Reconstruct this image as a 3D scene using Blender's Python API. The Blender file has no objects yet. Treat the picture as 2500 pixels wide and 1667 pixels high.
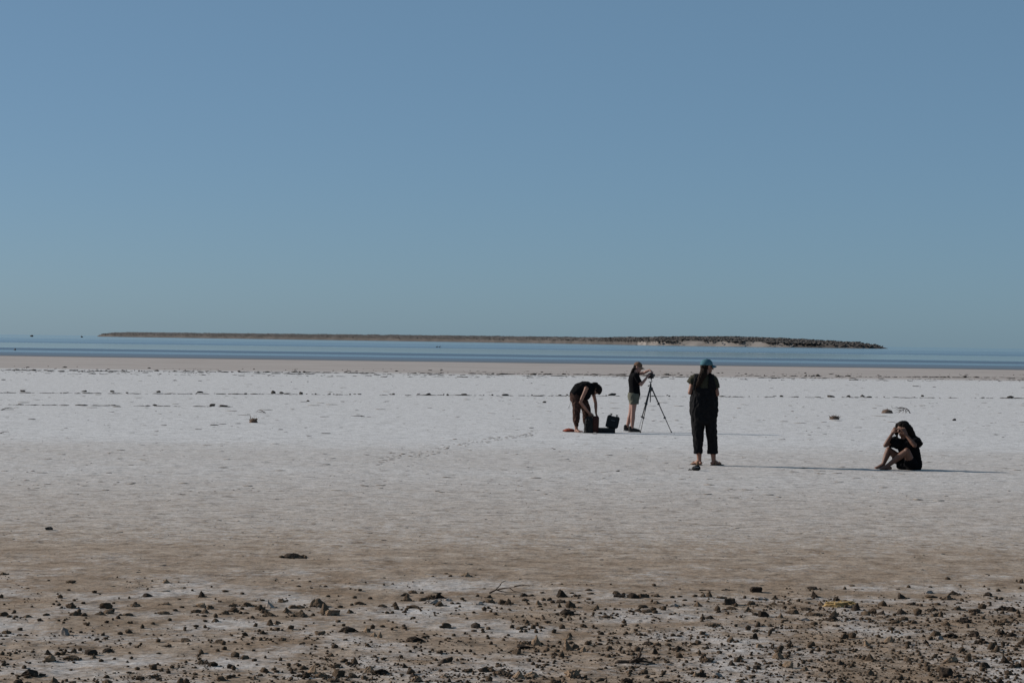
import bpy, math, random
import numpy as np
from mathutils import Matrix, Vector

# ------------------------------------------------------------------ camera, sky, sun, exposure
scene = bpy.context.scene
COL = scene.collection
rng = np.random.default_rng(11)
random.seed(5)
F = 80.0 * 2500 / 36.0            # focal length in photograph pixels
CAM_H = 1.9
ROLL = math.atan(34.5 / 2500)
cam = bpy.data.cameras.new('camera')
cam.lens = 80.0
cam.sensor_width = 36.0
cam.clip_start = 0.1
cam.clip_end = 90000.0
cam_ob = bpy.data.objects.new('camera', cam)
COL.objects.link(cam_ob)
cam_ob.matrix_world = Matrix.Translation((0, 0, CAM_H)) @ Matrix.Rotation(math.radians(90), 4, 'X') @ Matrix.Rotation(ROLL, 4, 'Z')
scene.camera = cam_ob

SUN_EL = math.radians(25.5)
SUN_BACK = math.radians(15.0)     # the sun stands left of the view, a little beyond the people
SUN_DIR = Vector((-math.cos(SUN_BACK) * math.cos(SUN_EL), math.sin(SUN_BACK) * math.cos(SUN_EL), math.sin(SUN_EL)))
SKY_STRENGTH = 0.083
SUN_STRENGTH = 4.9
world = bpy.data.worlds.new('World')
scene.world = world
world.use_nodes = True
wn = world.node_tree
wn.nodes.clear()
sky = wn.nodes.new('ShaderNodeTexSky')
sky.sky_type = 'NISHITA'
sky.sun_disc = False
sky.sun_elevation = SUN_EL
sky.sun_rotation = math.radians(-75.0)
sky.altitude = 0
sky.air_density = 0.6
sky.dust_density = 0.6
sky.ozone_density = 5.0
bg = wn.nodes.new('ShaderNodeBackground')
bg.inputs['Strength'].default_value = SKY_STRENGTH
wo = wn.nodes.new('ShaderNodeOutputWorld')
veil = wn.nodes.new('ShaderNodeMix')          # a thin even veil of air over the whole sky
veil.data_type = 'RGBA'
veil.inputs[0].default_value = 0.5
veil.inputs[7].default_value = tuple(c / SKY_STRENGTH for c in (0.166, 0.290, 0.374)) + (1,)
wn.links.new(sky.outputs[0], veil.inputs[6])
wn.links.new(veil.outputs[2], bg.inputs[0])
wn.links.new(bg.outputs[0], wo.inputs[0])
sun = bpy.data.lights.new('sun', 'SUN')
sun.energy = SUN_STRENGTH
sun.angle = math.radians(0.53)
sun.color = (1.0, 0.93, 0.84)
sun_ob = bpy.data.objects.new('sun', sun)
COL.objects.link(sun_ob)
sun_ob.rotation_euler = (-SUN_DIR).to_track_quat('-Z', 'Y').to_euler()
scene.view_settings.view_transform = 'Standard'
scene.view_settings.look = 'None'
scene.view_settings.exposure = 0.0
scene.view_settings.gamma = 1.0
scene.view_settings.use_curve_mapping = False
scene.render.engine = 'CYCLES'
scene.cycles.max_bounces = 6

# ------------------------------------------------------------------ helpers
_P = np.random.default_rng(3).permutation(256)
_P = np.concatenate([_P, _P, _P])
_G = np.random.default_rng(4).normal(size=(256, 3))
_G /= np.linalg.norm(_G, axis=1)[:, None]

def perlin(p):
    """3-D gradient noise of an (n, 3) array, about -0.7 .. 0.7."""
    p = np.asarray(p, float)
    i = np.floor(p).astype(np.int64)
    f = p - i
    u = f * f * f * (f * (f * 6 - 15) + 10)
    i &= 255
    out = np.zeros(len(p))
    for dx in (0, 1):
        wx = u[:, 0] if dx else 1 - u[:, 0]
        for dy in (0, 1):
            wy = u[:, 1] if dy else 1 - u[:, 1]
            for dz in (0, 1):
                wz = u[:, 2] if dz else 1 - u[:, 2]
                h = _P[_P[_P[(i[:, 0] + dx) & 255] + ((i[:, 1] + dy) & 255)] + ((i[:, 2] + dz) & 255)]
                g = _G[h]
                out += wx * wy * wz * (g[:, 0] * (f[:, 0] - dx) + g[:, 1] * (f[:, 1] - dy) + g[:, 2] * (f[:, 2] - dz))
    return out

def noise2(x, y, s, seed=0.0):
    return perlin(np.stack([x * s, y * s, np.full_like(x, seed + 0.37)], 1))

def slope(y):
    """Gentle fall of the flat towards the lake."""
    return np.interp(y, [-400, 36, 52, 75, 130, 240, 270, 400, 900, 40000], [0, 0, -.13, -.2, -.3, -.4, -.5, -.9, -2.0, -2.0])

def relief(x, y):
    x = np.asarray(x, float); y = np.asarray(y, float)
    near = np.clip((60 - y) / 40, 0, 1)
    vnear = np.clip((24 - y) / 7, 0, 1)
    z = 0.012 * near * noise2(x, y, 0.7, 1)
    z = z + 0.010 * near * noise2(x, y, 2.6, 2)
    z = z + 0.007 * vnear * noise2(x, y, 8.0, 3)
    z = z + 0.005 * vnear * noise2(x, y, 21.0, 4)
    return z

def ground_z(x, y):
    x = np.atleast_1d(np.asarray(x, float)); y = np.atleast_1d(np.asarray(y, float))
    return slope(y) + relief(x, y)

def at(px, py):
    """The ground point seen at photograph pixel (px, py)."""
    u = (px - 1250) / F; v = -(py - 833.5) / F
    c, s = math.cos(ROLL), math.sin(ROLL)
    dx = u * c - v * s; dz = u * s + v * c
    y = 30.0
    for _ in range(60):
        y = (CAM_H - float(slope(y))) / max(-dz, 1e-6)
    return dx * y, y

def px_per_m(y):
    return F / y

def mesh_ob(name, verts, faces, mat=None, parent=None, smooth=False):
    me = bpy.data.meshes.new(name)
    verts = np.asarray(verts, np.float32)
    if isinstance(faces, np.ndarray):
        n, k = faces.shape
        me.vertices.add(len(verts)); me.vertices.foreach_set('co', verts.ravel())
        me.loops.add(n * k); me.loops.foreach_set('vertex_index', faces.astype(np.int32).ravel())
        me.polygons.add(n)
        me.polygons.foreach_set('loop_start', np.arange(0, n * k, k, dtype=np.int32))
        me.update(calc_edges=True)
        me.validate()
    else:
        me.from_pydata([tuple(map(float, v)) for v in verts], [], faces)
        me.update()
    if smooth:
        me.polygons.foreach_set('use_smooth', np.ones(len(me.polygons), bool))
    o = bpy.data.objects.new(name, me)
    COL.objects.link(o)
    if mat: me.materials.append(mat)
    if parent: o.parent = parent
    return o

def tag(o, label=None, cat=None, group=None, kind=None):
    if label: o['label'] = label
    if cat: o['category'] = cat
    if group: o['group'] = group
    if kind: o['kind'] = kind
    return o

def empty(name, loc, rz=0.0):
    o = bpy.data.objects.new(name, None)
    o.empty_display_size = 0.1
    COL.objects.link(o)
    o.location = loc
    o.rotation_euler = (0, 0, rz)
    return o

# ---- solids collected as (verts, faces)
def _frame(d, ref=(0, 0, 1)):
    d = np.asarray(d, float); d = d / np.linalg.norm(d)
    r = np.asarray(ref, float)
    if abs(d @ r) > 0.97: r = np.array([0, 1.0, 0]) if abs(d[1]) < 0.9 else np.array([1.0, 0, 0])
    a = np.cross(r, d); a /= np.linalg.norm(a)
    return a, np.cross(d, a), d

def ring_solid(rings):
    """Close a stack of equal rings (arrays n x 3) into one solid with two fan caps."""
    n = len(rings[0]); k = len(rings)
    v = np.concatenate(rings + [rings[0].mean(0)[None], rings[-1].mean(0)[None]])
    f = []
    for i in range(k - 1):
        for j in range(n):
            b = (j + 1) % n
            f.append((i * n + j, i * n + b, (i + 1) * n + b, (i + 1) * n + j))
    for j in range(n):
        b = (j + 1) % n
        f.append((k * n, b, j))
        f.append((k * n + 1, (k - 1) * n + j, (k - 1) * n + b))
    return v, f

def capsule(p0, p1, r0, r1, n=12, flat=1.0, ref=(0, 0, 1)):
    p0 = np.asarray(p0, float); p1 = np.asarray(p1, float)
    a, b, d = _frame(p1 - p0, ref)
    t = np.linspace(0, 2 * np.pi, n, endpoint=False)
    c = np.cos(t)[:, None] * a + np.sin(t)[:, None] * b * flat
    rings = []
    for e in (-80, -55, -28, 0):
        e = math.radians(e); rings.append(p0 + d * r0 * math.sin(e) + c * r0 * math.cos(e))
    for e in (0, 28, 55, 80):
        e = math.radians(e); rings.append(p1 + d * r1 * math.sin(e) + c * r1 * math.cos(e))
    return ring_solid(rings)

def chain(pts, rads, **k):
    return [capsule(pts[i], pts[i + 1], rads[i], rads[i + 1], **k) for i in range(len(pts) - 1)]

def ellipsoid(c, r, R=None, n=16, m=10):
    t = np.linspace(0, 2 * np.pi, n, endpoint=False)
    rings = []
    for e in np.linspace(-85, 85, m):
        e = math.radians(e)
        q = np.stack([np.cos(t) * math.cos(e) * r[0], np.sin(t) * math.cos(e) * r[1], np.full(n, math.sin(e) * r[2])], 1)
        if R is not None: q = q @ np.asarray(R).T
        rings.append(q + np.asarray(c, float))
    return ring_solid(rings)

def loft(cs, ra, rb, side=(1, 0, 0), n=24, power=2.0):
    """Tube through centres cs; half width ra along side, rb across it."""
    cs = np.asarray(cs, float)
    side = np.asarray(side, float)
    t = np.linspace(0, 2 * np.pi, n, endpoint=False)
    ct, st = np.cos(t), np.sin(t)
    ct = np.sign(ct) * np.abs(ct) ** (2 / power); st = np.sign(st) * np.abs(st) ** (2 / power)
    rings = []
    for i in range(len(cs)):
        d = cs[min(i + 1, len(cs) - 1)] - cs[max(i - 1, 0)]
        d /= np.linalg.norm(d)
        s = side - d * (side @ d); s /= np.linalg.norm(s)
        b = np.cross(d, s)
        rings.append(cs[i] + ct[:, None] * s * ra[i] + st[:, None] * b * rb[i])
    return ring_solid(rings)

def box(c, s, R=None):
    q = np.array([(x, y, z) for x in (-.5, .5) for y in (-.5, .5) for z in (-.5, .5)]) * np.asarray(s, float)
    if R is not None: q = q @ np.asarray(R).T
    return q + np.asarray(c, float), [(0, 1, 3, 2), (4, 6, 7, 5), (0, 4, 5, 1), (2, 3, 7, 6), (0, 2, 6, 4), (1, 5, 7, 3)]

def rot(axis, deg):
    return np.array(Matrix.Rotation(math.radians(deg), 3, axis))

def join(solids):
    vs, fs, o = [], [], 0
    for v, f in solids:
        vs.append(v); fs += [tuple(i + o for i in q) for q in f]; o += len(v)
    return np.concatenate(vs), fs

def solid_ob(name, solids, mat, parent=None, smooth=True, bevel=0.0):
    v, f = join(solids)
    o = mesh_ob(name, v, f, mat, parent, smooth and not bevel)
    if bevel:
        m = o.modifiers.new('bevel', 'BEVEL'); m.width = bevel; m.segments = 2; m.limit_method = 'ANGLE'
        bake(o, False)
    return o

def bake(o, smooth=True):
    dg = bpy.context.evaluated_depsgraph_get()
    me = bpy.data.meshes.new_from_object(o.evaluated_get(dg))
    mats = list(o.data.materials)
    o.modifiers.clear()
    old = o.data
    o.data = me
    bpy.data.meshes.remove(old)
    me.name = o.name
    if not len(me.materials):
        for m in mats: me.materials.append(m)
    me.polygons.foreach_set('use_smooth', np.full(len(me.polygons), smooth))
    return o

def organic(name, solids, mat, parent=None, voxel=0.006, smooth=3, keep=0.5, folds=None):
    """Grow many overlapping solids into one continuous skin; folds(co, no) -> offset along the normals."""
    v, f = join(solids)
    o = mesh_ob(name, v, f, mat, None)
    m = o.modifiers.new('r', 'REMESH'); m.mode = 'VOXEL'; m.voxel_size = voxel
    if smooth:
        s = o.modifiers.new('s', 'SMOOTH'); s.iterations = smooth; s.factor = 0.5
    bake(o)
    if folds is not None:
        me = o.data; n = len(me.vertices)
        co = np.empty(n * 3, np.float32); me.vertices.foreach_get('co', co); co = co.reshape(n, 3)
        no = np.empty(n * 3, np.float32); me.vertices.foreach_get('normal', no); no = no.reshape(n, 3)
        co = co + no * folds(co.astype(float), no)[:, None]
        me.vertices.foreach_set('co', co.astype(np.float32).ravel()); me.update()
    if keep < 1:
        d = o.modifiers.new('d', 'DECIMATE'); d.ratio = keep
        bake(o)
    if parent: o.parent = parent
    return o

def folded(amp, s=(9, 9, 5), seed=0.0):
    def f(co, no):
        q = co * np.array(s) + seed
        a = perlin(q); b = perlin(q * 2.3 + 7)
        return amp * (1 - 3.0 * np.abs(a)) + amp * 0.5 * (1 - 3.0 * np.abs(b)) - amp * 0.4
    return f

# ---- materials
def mat(name, col, rough=0.85, var=0.25, scale=20.0, bump=0.0, bscale=60.0, spec=0.3, metal=0.0, rnd=0.0, sheen=0.0):
    m = bpy.data.materials.new(name); m.use_nodes = True
    nt = m.node_tree; b = nt.nodes['Principled BSDF']
    b.inputs['Roughness'].default_value = rough
    b.inputs['Specular IOR Level'].default_value = spec
    b.inputs['Metallic'].default_value = metal
    if sheen:
        b.inputs['Sheen Weight'].default_value = sheen
    tc = nt.nodes.new('ShaderNodeTexCoord')
    n = nt.nodes.new('ShaderNodeTexNoise'); n.inputs['Scale'].default_value = scale; n.inputs['Detail'].default_value = 6
    nt.links.new(tc.outputs['Object'], n.inputs['Vector'])
    r = nt.nodes.new('ShaderNodeValToRGB')
    r.color_ramp.elements[0].position = 0.3; r.color_ramp.elements[1].position = 0.7
    r.color_ramp.elements[0].color = tuple(c * (1 - var) for c in col) + (1,)
    r.color_ramp.elements[1].color = tuple(min(1, c * (1 + var)) for c in col) + (1,)
    nt.links.new(n.outputs['Fac'], r.inputs['Fac'])
    out = r.outputs['Color']
    if rnd:
        oi = nt.nodes.new('ShaderNodeObjectInfo')
        mr = nt.nodes.new('ShaderNodeMapRange'); mr.inputs['To Min'].default_value = 1 - rnd; mr.inputs['To Max'].default_value = 1 + rnd
        nt.links.new(oi.outputs['Random'], mr.inputs['Value'])
        mx = nt.nodes.new('ShaderNodeVectorMath'); mx.operation = 'SCALE'
        nt.links.new(out, mx.inputs[0]); nt.links.new(mr.outputs[0], mx.inputs['Scale'])
        out = mx.outputs[0]
    nt.links.new(out, b.inputs['Base Color'])
    if bump:
        n2 = nt.nodes.new('ShaderNodeTexNoise'); n2.inputs['Scale'].default_value = bscale; n2.inputs['Detail'].default_value = 5
        nt.links.new(tc.outputs['Object'], n2.inputs['Vector'])
        bp = nt.nodes.new('ShaderNodeBump'); bp.inputs['Strength'].default_value = bump; bp.inputs['Distance'].default_value = 0.01
        nt.links.new(n2.outputs['Fac'], bp.inputs['Height']); nt.links.new(bp.outputs[0], b.inputs['Normal'])
    return m
# ------------------------------------------------------------------ the ground sheet
def growing(start, step, ratio, end):
    out = [start]
    while out[-1] < end:
        out.append(out[-1] + step); step *= ratio
    return out
pos = list(np.arange(0, 3.0, 0.014))
pos += growing(pos[-1] + .014, .0146, 1.04, 30000)
gx = np.array([-a for a in pos[:0:-1]] + pos)
ys = [-400, -100, -30, -8, 2, 8, 11, 11.6]
while ys[-1] < 38000:
    d = ys[-1]
    ys.append(d + min(0.024 * (d / 12) ** 2, 0.2 * d))
gy = np.array(ys)
GX, GY = np.meshgrid(gx, gy)
xf, yf = GX.ravel(), GY.ravel()
zf = slope(yf)
m_ = (yf > 10) & (yf < 62) & (np.abs(xf) < 40)
zf[m_] += relief(xf[m_], yf[m_])
nx_, ny_ = len(gx), len(gy)
q_ = np.arange((ny_ - 1) * nx_).reshape(ny_ - 1, nx_)[:, :-1].ravel()
gf = np.stack([q_, q_ + 1, q_ + 1 + nx_, q_ + nx_], 1)

def ground_material():
    m = bpy.data.materials.new('salt_flat'); m.use_nodes = True
    nt = m.node_tree; N = nt.nodes.new; L = nt.links.new
    b = nt.nodes['Principled BSDF']
    b.inputs['Roughness'].default_value = 0.95
    b.inputs['Specular IOR Level'].default_value = 0.1
    geo = N('ShaderNodeNewGeometry'); sep = N('ShaderNodeSeparateXYZ'); L(geo.outputs['Position'], sep.inputs[0])
    def math_(op, a, c=None, clamp=False):
        n = N('ShaderNodeMath'); n.operation = op; n.use_clamp = clamp
        for i, v in enumerate((a, c)):
            if v is None: continue
            if isinstance(v, (int, float)): n.inputs[i].default_value = v
            else: L(v, n.inputs[i])
        return n.outputs[0]
    def noise(scale, detail=6, rough=0.55, vec=None, dist=0.0):
        n = N('ShaderNodeTexNoise'); n.inputs['Scale'].default_value = scale
        n.inputs['Detail'].default_value = detail; n.inputs['Roughness'].default_value = rough
        n.inputs['Distortion'].default_value = dist
        L(vec or geo.outputs['Position'], n.inputs['Vector']); return n.outputs['Fac']
    def ramp(fac, stops):
        r = N('ShaderNodeValToRGB'); el = r.color_ramp.elements
        while len(el) < len(stops): el.new(0.5)
        for e, (p, c) in zip(el, stops):
            e.position = p; e.color = (c if isinstance(c, tuple) else (c, c, c)) + (1,)
        L(fac, r.inputs[0]); return r.outputs[0]
    def mix(f, a, c):
        n = N('ShaderNodeMix'); n.data_type = 'RGBA'
        if isinstance(f, float): n.inputs[0].default_value = f
        else: L(f, n.inputs[0])
        for i, v in ((6, a), (7, c)):
            if isinstance(v, tuple): n.inputs[i].default_value = v + (1,)
            else: L(v, n.inputs[i])
        return n.outputs[2]
    Y = math_('MAXIMUM', sep.outputs['Y'], 2.0)
    t = math_('DIVIDE', math_('LOGARITHM', math_('DIVIDE', Y, 10.0), math.e), math.log(30.0))
    wob = math_('MULTIPLY', math_('SUBTRACT', noise(0.09, 4), 0.5), 0.06)
    tw = math_('ADD', t, wob)
    T = lambda d: math.log(d / 10) / math.log(30)
    share = ramp(tw, [(0.0, .46), (T(14.5), .44), (T(17.5), .44), (T(18.6), .40), (T(20), .36), (T(23), .41), (T(26), .45), (T(29), .52), (T(32.5), .62), (T(35.5), .58), (T(40), .62), (T(45), .78), (T(52), .98)])
    n1 = noise(1.1, 9, 0.62)
    n2 = noise(11.0, 7, 0.72)
    away = N('ShaderNodeMapRange'); away.inputs['From Min'].default_value = 17; away.inputs['From Max'].default_value = 22; L(sep.outputs['Y'], away.inputs['Value'])
    big = math_('SUBTRACT', 0.66, math_('MULTIPLY', away.outputs[0], 0.44))
    nn = math_('ADD', math_('MULTIPLY', n1, big), math_('MULTIPLY', n2, math_('SUBTRACT', 1.0, big)))
    kk = N('ShaderNodeMapRange'); kk.inputs['From Min'].default_value = 17; kk.inputs['From Max'].default_value = 24
    kk.inputs['To Min'].default_value = 6.0; kk.inputs['To Max'].default_value = 1.9; L(sep.outputs['Y'], kk.inputs['Value'])
    salt = math_('ADD', math_('MULTIPLY', math_('SUBTRACT', share, nn), kk.outputs[0]), 0.5, clamp=True)
    salt = math_('MULTIPLY', salt, math_('ADD', 0.74, math_('MULTIPLY', away.outputs[0], 0.26)))
    brown = mix(ramp(noise(2.6, 10, 0.72), [(.28, 0.0), (.70, 1.0)]), C_SAND_DARK, C_SAND)
    damp = math_('MULTIPLY', math_('SUBTRACT', 1.0, away.outputs[0]), ramp(noise(1.7, 8, 0.7), [(.34, 0.15), (.60, 0.78)]))
    brown = mix(damp, brown, C_NEAR)
    salt_c = mix(ramp(noise(3.0, 8, 0.65), [(.3, 0.0), (.7, 1.0)]), C_SALT_DULL, C_SALT)
    # small dark flecks: grit, and the shade at crust edges put into colour
    fl = ramp(noise(55.0, 3, 0.7), [(.30, 1.0), (.40, 0.0)])
    col = mix(salt, brown, salt_c)
    col = mix(math_('MULTIPLY', fl, 0.45), col, C_SAND_DARK)
    grain = ramp(noise(24.0, 8, 0.75), [(.36, 0.52), (.50, 1.0), (.66, 1.14)])
    gm = N('ShaderNodeMix'); gm.data_type = 'RGBA'; gm.blend_type = 'MULTIPLY'; gm.inputs[0].default_value = 1.0
    L(col, gm.inputs[6]); L(grain, gm.inputs[7]); col = gm.outputs[2]
    crust = ramp(noise(5.2, 4, 0.7, dist=0.5), [(.36, 0.66), (.46, 0.97), (.54, 1.03), (.66, 1.16)])
    gm = N('ShaderNodeMix'); gm.data_type = 'RGBA'; gm.blend_type = 'MULTIPLY'; gm.inputs[0].default_value = 1.0
    L(col, gm.inputs[6]); L(crust, gm.inputs[7]); col = gm.outputs[2]
    # beyond the strand line: bare tan lake sand, wet at the water
    line = math_('SUBTRACT', math_('SUBTRACT', sep.outputs['Y'], math_('MULTIPLY', sep.outputs['X'], 0.08)), 152.0)
    line = math_('ADD', line, math_('MULTIPLY', math_('SUBTRACT', noise(0.05, 5), 0.5), 16.0))
    far = math_('ADD', math_('MULTIPLY', line, 0.1), 0.5, clamp=True)
    sandv = mix(ramp(noise(0.12, 6), [(.35, 0.0), (.65, 1.0)]), C_FAR_SAND, C_FAR_SAND2)
    col = mix(far, col, sandv)
    wet = math_('ADD', math_('MULTIPLY', math_('ADD', sep.outputs['Y'], math_('MULTIPLY', math_('SUBTRACT', noise(0.04, 4), 0.5), 6.0)), 1 / 7.0), -243.5 / 7, clamp=True)
    col = mix(wet, col, C_WET)
    L(col, b.inputs['Base Color'])
    bp = N('ShaderNodeBump'); bp.inputs['Strength'].default_value = 0.7; bp.inputs['Distance'].default_value = 0.012
    hgt = math_('ADD', math_('ADD', math_('MULTIPLY', noise(14.0, 6, 0.6), 0.7), math_('MULTIPLY', noise(70.0, 4, 0.6), 0.25)), math_('MULTIPLY', noise(3.6, 6, 0.78, dist=0.6), 1.6))
    L(hgt, bp.inputs['Height']); L(bp.outputs[0], b.inputs['Normal'])
    return m
C_SALT = (0.585, 0.575, 0.58)
C_SALT_DULL = (0.49, 0.475, 0.47)
C_SAND = (0.405, 0.340, 0.284)
C_SAND_DARK = (0.205, 0.142, 0.094)
C_FAR_SAND = (0.325, 0.288, 0.268)
C_FAR_SAND2 = (0.375, 0.335, 0.315)
C_WET = (0.055, 0.049, 0.048)
C_NEAR = (0.19, 0.128, 0.082)
ground = mesh_ob('ground', np.stack([xf, yf, zf], 1), gf, ground_material(), smooth=True)
tag(ground, 'flat salt crust and tan sand running out to the lake', kind='structure')

# ------------------------------------------------------------------ the lake
WATER_Z = -0.44
def water_material():
    m = bpy.data.materials.new('lake_water'); m.use_nodes = True
    nt = m.node_tree; N = nt.nodes.new; L = nt.links.new
    b = nt.nodes['Principled BSDF']
    b.inputs['IOR'].default_value = 1.33
    geo = N('ShaderNodeNewGeometry'); sep = N('ShaderNodeSeparateXYZ'); L(geo.outputs['Position'], sep.inputs[0])
    mp = N('ShaderNodeMapping'); mp.inputs['Scale'].default_value = (0.05, 0.03, 1)
    L(geo.outputs['Position'], mp.inputs[0])
    n = N('ShaderNodeTexNoise'); n.inputs['Scale'].default_value = 1.0; n.inputs['Detail'].default_value = 9; n.inputs['Roughness'].default_value = 0.7
    L(mp.outputs[0], n.inputs['Vector'])
    dv = N('ShaderNodeMath'); dv.operation = 'DIVIDE'; dv.inputs[0].default_value = 13000.0 / 60
    L(sep.outputs['Y'], dv.inputs[1])
    w = N('ShaderNodeMath'); w.operation = 'MULTIPLY_ADD'; w.inputs[1].default_value = 0.05
    L(n.outputs['Fac'], w.inputs[0]); L(dv.outputs[0], w.inputs[2])
    sb = N('ShaderNodeMath'); sb.operation = 'SUBTRACT'; sb.inputs[1].default_value = 0.025; L(w.outputs[0], sb.inputs[0])
    # wind ripples lie in bands across the lake; t = 1 is 217 m off, small t far away
    r = N('ShaderNodeValToRGB'); el = r.color_ramp.elements
    stops = [(0, .2), (.13, .15), (.16, .42), (.185, .2), (.21, .5), (.24, .22), (.27, .55), (.31, .5), (.325, .06), (.52, .05), (.545, .85), (.615, .85), (.64, .3), (.69, .3), (.72, .7), (.83, 1.0)]
    while len(el) < len(stops): el.new(0.5)
    for e, (p, c) in zip(el, stops): e.position = p; e.color = (c, c, c, 1)
    L(sb.outputs[0], r.inputs[0])
    rr = N('ShaderNodeMapRange'); rr.inputs['To Min'].default_value = 0.03; rr.inputs['To Max'].default_value = 0.36
    L(r.outputs[0], rr.inputs['Value']); L(rr.outputs[0], b.inputs['Roughness'])
    # shallows over mud towards the shore
    c = N('ShaderNodeValToRGB')
    c.color_ramp.elements[0].position = .2; c.color_ramp.elements[0].color = (.075, .105, .14, 1)
    c.color_ramp.elements[1].position = .9; c.color_ramp.elements[1].color = (.13, .115, .105, 1)
    e = c.color_ramp.elements.new(.66); e.color = (.075, .095, .12, 1)
    L(sb.outputs[0], c.inputs[0]); L(c.outputs[0], b.inputs['Base Color'])
    return m
water = mesh_ob('lake', [(-30000, 225, WATER_Z), (30000, 225, WATER_Z), (30000, 38000, WATER_Z), (-30000, 38000, WATER_Z)], [(0, 1, 2, 3)], water_material())
tag(water, 'pale blue lake in flat bands under the horizon', kind='structure')

# ------------------------------------------------------------------ the island beyond the lake
M_ISLE = mat('island_soil', (0.070, 0.061, 0.056), 0.95, 0.3, 0.02)
M_CLIFF = mat('pale_bank', (0.15, 0.135, 0.125), 0.95, 0.6, 0.025)
M_SCRUB = mat('scrub', (0.072, 0.064, 0.058), 0.9, 0.4, 0.03)
isl_px = [(236, 821.2, 1.5), (248, 815, 3), (275, 812, 3), (320, 811, 6), (500, 813, 7), (745, 815.5, 8), (1000, 818, 9), (1250, 821, 9.5), (1480, 824, 10), (1600, 823, 13), (1700, 822, 16), (1800, 822.5, 17), (1900, 826, 15), (2000, 831, 12), (2090, 836, 8), (2140, 842.5, 4), (2168, 850.5, 1)]
def isl_dist(px):
    return float(np.interp(px, [236, 1250, 1600, 2168], [6200, 4200, 3000, 2700]))
iv, n_row = [], 9
for px in np.linspace(236, 2168, 260):
    top = float(np.interp(px, [a[0] for a in isl_px], [a[1] for a in isl_px]))
    d = isl_dist(px)
    hz = 833.5 + 0.0138 * (px - 1250)
    h = CAM_H + (hz - top) * d / F - WATER_Z            # crest above the water
    h = max(h, 0.1) + 0.5 * float(perlin([[px * .05, 3, 0]])[0]) * min(1, h / 6)
    x = (px - 1250) / F * d
    wid = 60 + 220 * min(1, h / 14)
    prof = [(-.5, -.4), (-.42, .18), (-.40, .52), (-.33, .62), (-.2, .8), (0, 1.0), (.2, .95), (.38, .6), (.5, -.4)]
    for a, b in prof:
        k = 1 + .12 * float(perlin([[px * .04, a * 5, 7]])[0])
        iv.append((x * (d + a * wid) / d, d + a * wid, WATER_Z + h * b * (k if b > 0 else 1)))
fi = []
for i in range(259):
    for j in range(n_row - 1):
        fi.append((i * n_row + j, (i + 1) * n_row + j, (i + 1) * n_row + j + 1, i * n_row + j + 1))
island = mesh_ob('island', iv, fi, M_ISLE, smooth=True)
island.data.materials.append(M_CLIFF)
for p in island.data.polygons:
    if p.index % (n_row - 1) in (0, 1) and 176 < p.index // (n_row - 1) < 228:
        p.material_index = 1
tag(island, 'low brown island with a pale bank across the lake', kind='structure')

def ico(sub):
    import bmesh
    bm = bmesh.new(); bmesh.ops.create_icosphere(bm, subdivisions=sub, radius=1.0)
    bm.verts.ensure_lookup_table()
    v = np.array([p.co[:] for p in bm.verts]); f = np.array([[q.index for q in a.verts] for a in bm.faces])
    bm.free(); return v, f
ICO = {k: ico(k) for k in (1, 2, 3, 4)}

def scatter(name, centres, sizes, material, sub=1, rough=0.35, label=None, sink=0.25):
    """Thousands of small lumps joined into one object. sizes: n x 3 half axes."""
    v, f = ICO[sub]; n = len(centres)
    k = 1 + rough * rng.normal(size=(n, len(v))).clip(-1.6, 1.6)
    a = rng.uniform(0, 2 * np.pi, n)
    p = v[None] * k[:, :, None] * np.asarray(sizes)[:, None, :]
    ca, sa = np.cos(a)[:, None], np.sin(a)[:, None]
    x = p[..., 0] * ca - p[..., 1] * sa; y = p[..., 0] * sa + p[..., 1] * ca
    p = np.stack([x, y, p[..., 2]], -1)
    p[..., 2] += np.asarray(sizes)[:, 2][:, None] * (1 - 2 * sink)
    p += np.asarray(centres)[:, None, :]
    ff = (f[None] + (np.arange(n) * len(v))[:, None, None]).reshape(-1, 3)
    return tag(mesh_ob(name, p.reshape(-1, 3), ff, material), label, kind='stuff')

cs, ss = [], []
for _ in range(9500):
    px = rng.uniform(250, 2150) if _ % 3 else rng.uniform(1480, 2000)
    i = int((px - 236) / (2168 - 236) * 259)
    a = iv[i * n_row + 5]
    b = iv[i * n_row + rng.integers(3 if 1660 < px < 1910 and perlin([[px * .03, 1.5, 0]])[0] > -.1 else 2, 6)]
    if a[2] - WATER_Z < 2.0: continue
    r = rng.uniform(.35, 1.0) ** 1.0 * (1.0 if px < 1500 else 1.3)
    cs.append((b[0] + rng.normal() * 3, b[1] + rng.normal() * 6, b[2] - .3)); ss.append((r * 2.0, r * 1.4, r * .62))
scatter('shrubbery', cs, ss, M_SCRUB, 1, .25, 'dark scrub along the island crest')
M_SPECK = M_SCRUB
# ------------------------------------------------------------------ the people
M_SKIN = mat('skin', (0.22, 0.108, 0.073), 0.55, 0.10, 14.0, 0.1, 120, spec=0.4)
M_SKIN_TAN = mat('tanned_skin', (0.125, 0.058, 0.037), 0.55, 0.10, 14.0, 0.1, 120, spec=0.4)
M_SKIN_PALE = mat('pale_skin', (0.28, 0.155, 0.122), 0.55, 0.10, 14.0, 0.1, 120, spec=0.4)
M_EYE = mat('eye', (0.12, 0.10, 0.09), 0.3, 0.1)
M_HAIR = mat('dark_hair', (0.008, 0.005, 0.004), 0.7, 0.5, 60.0, 0.6, 160, spec=0.1)
M_HAIR_BROWN = mat('brown_hair', (0.016, 0.009, 0.006), 0.7, 0.5, 60.0, 0.6, 160, spec=0.1)
M_BLACK = mat('black_cotton', (0.005, 0.005, 0.006), 0.95, 0.25, 30.0, 0.3, 90, spec=0.06)
M_OVERALL = mat('black_linen', (0.0092, 0.0090, 0.0100), 0.85, 0.3, 25.0, 0.4, 70, spec=0.08)
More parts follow.
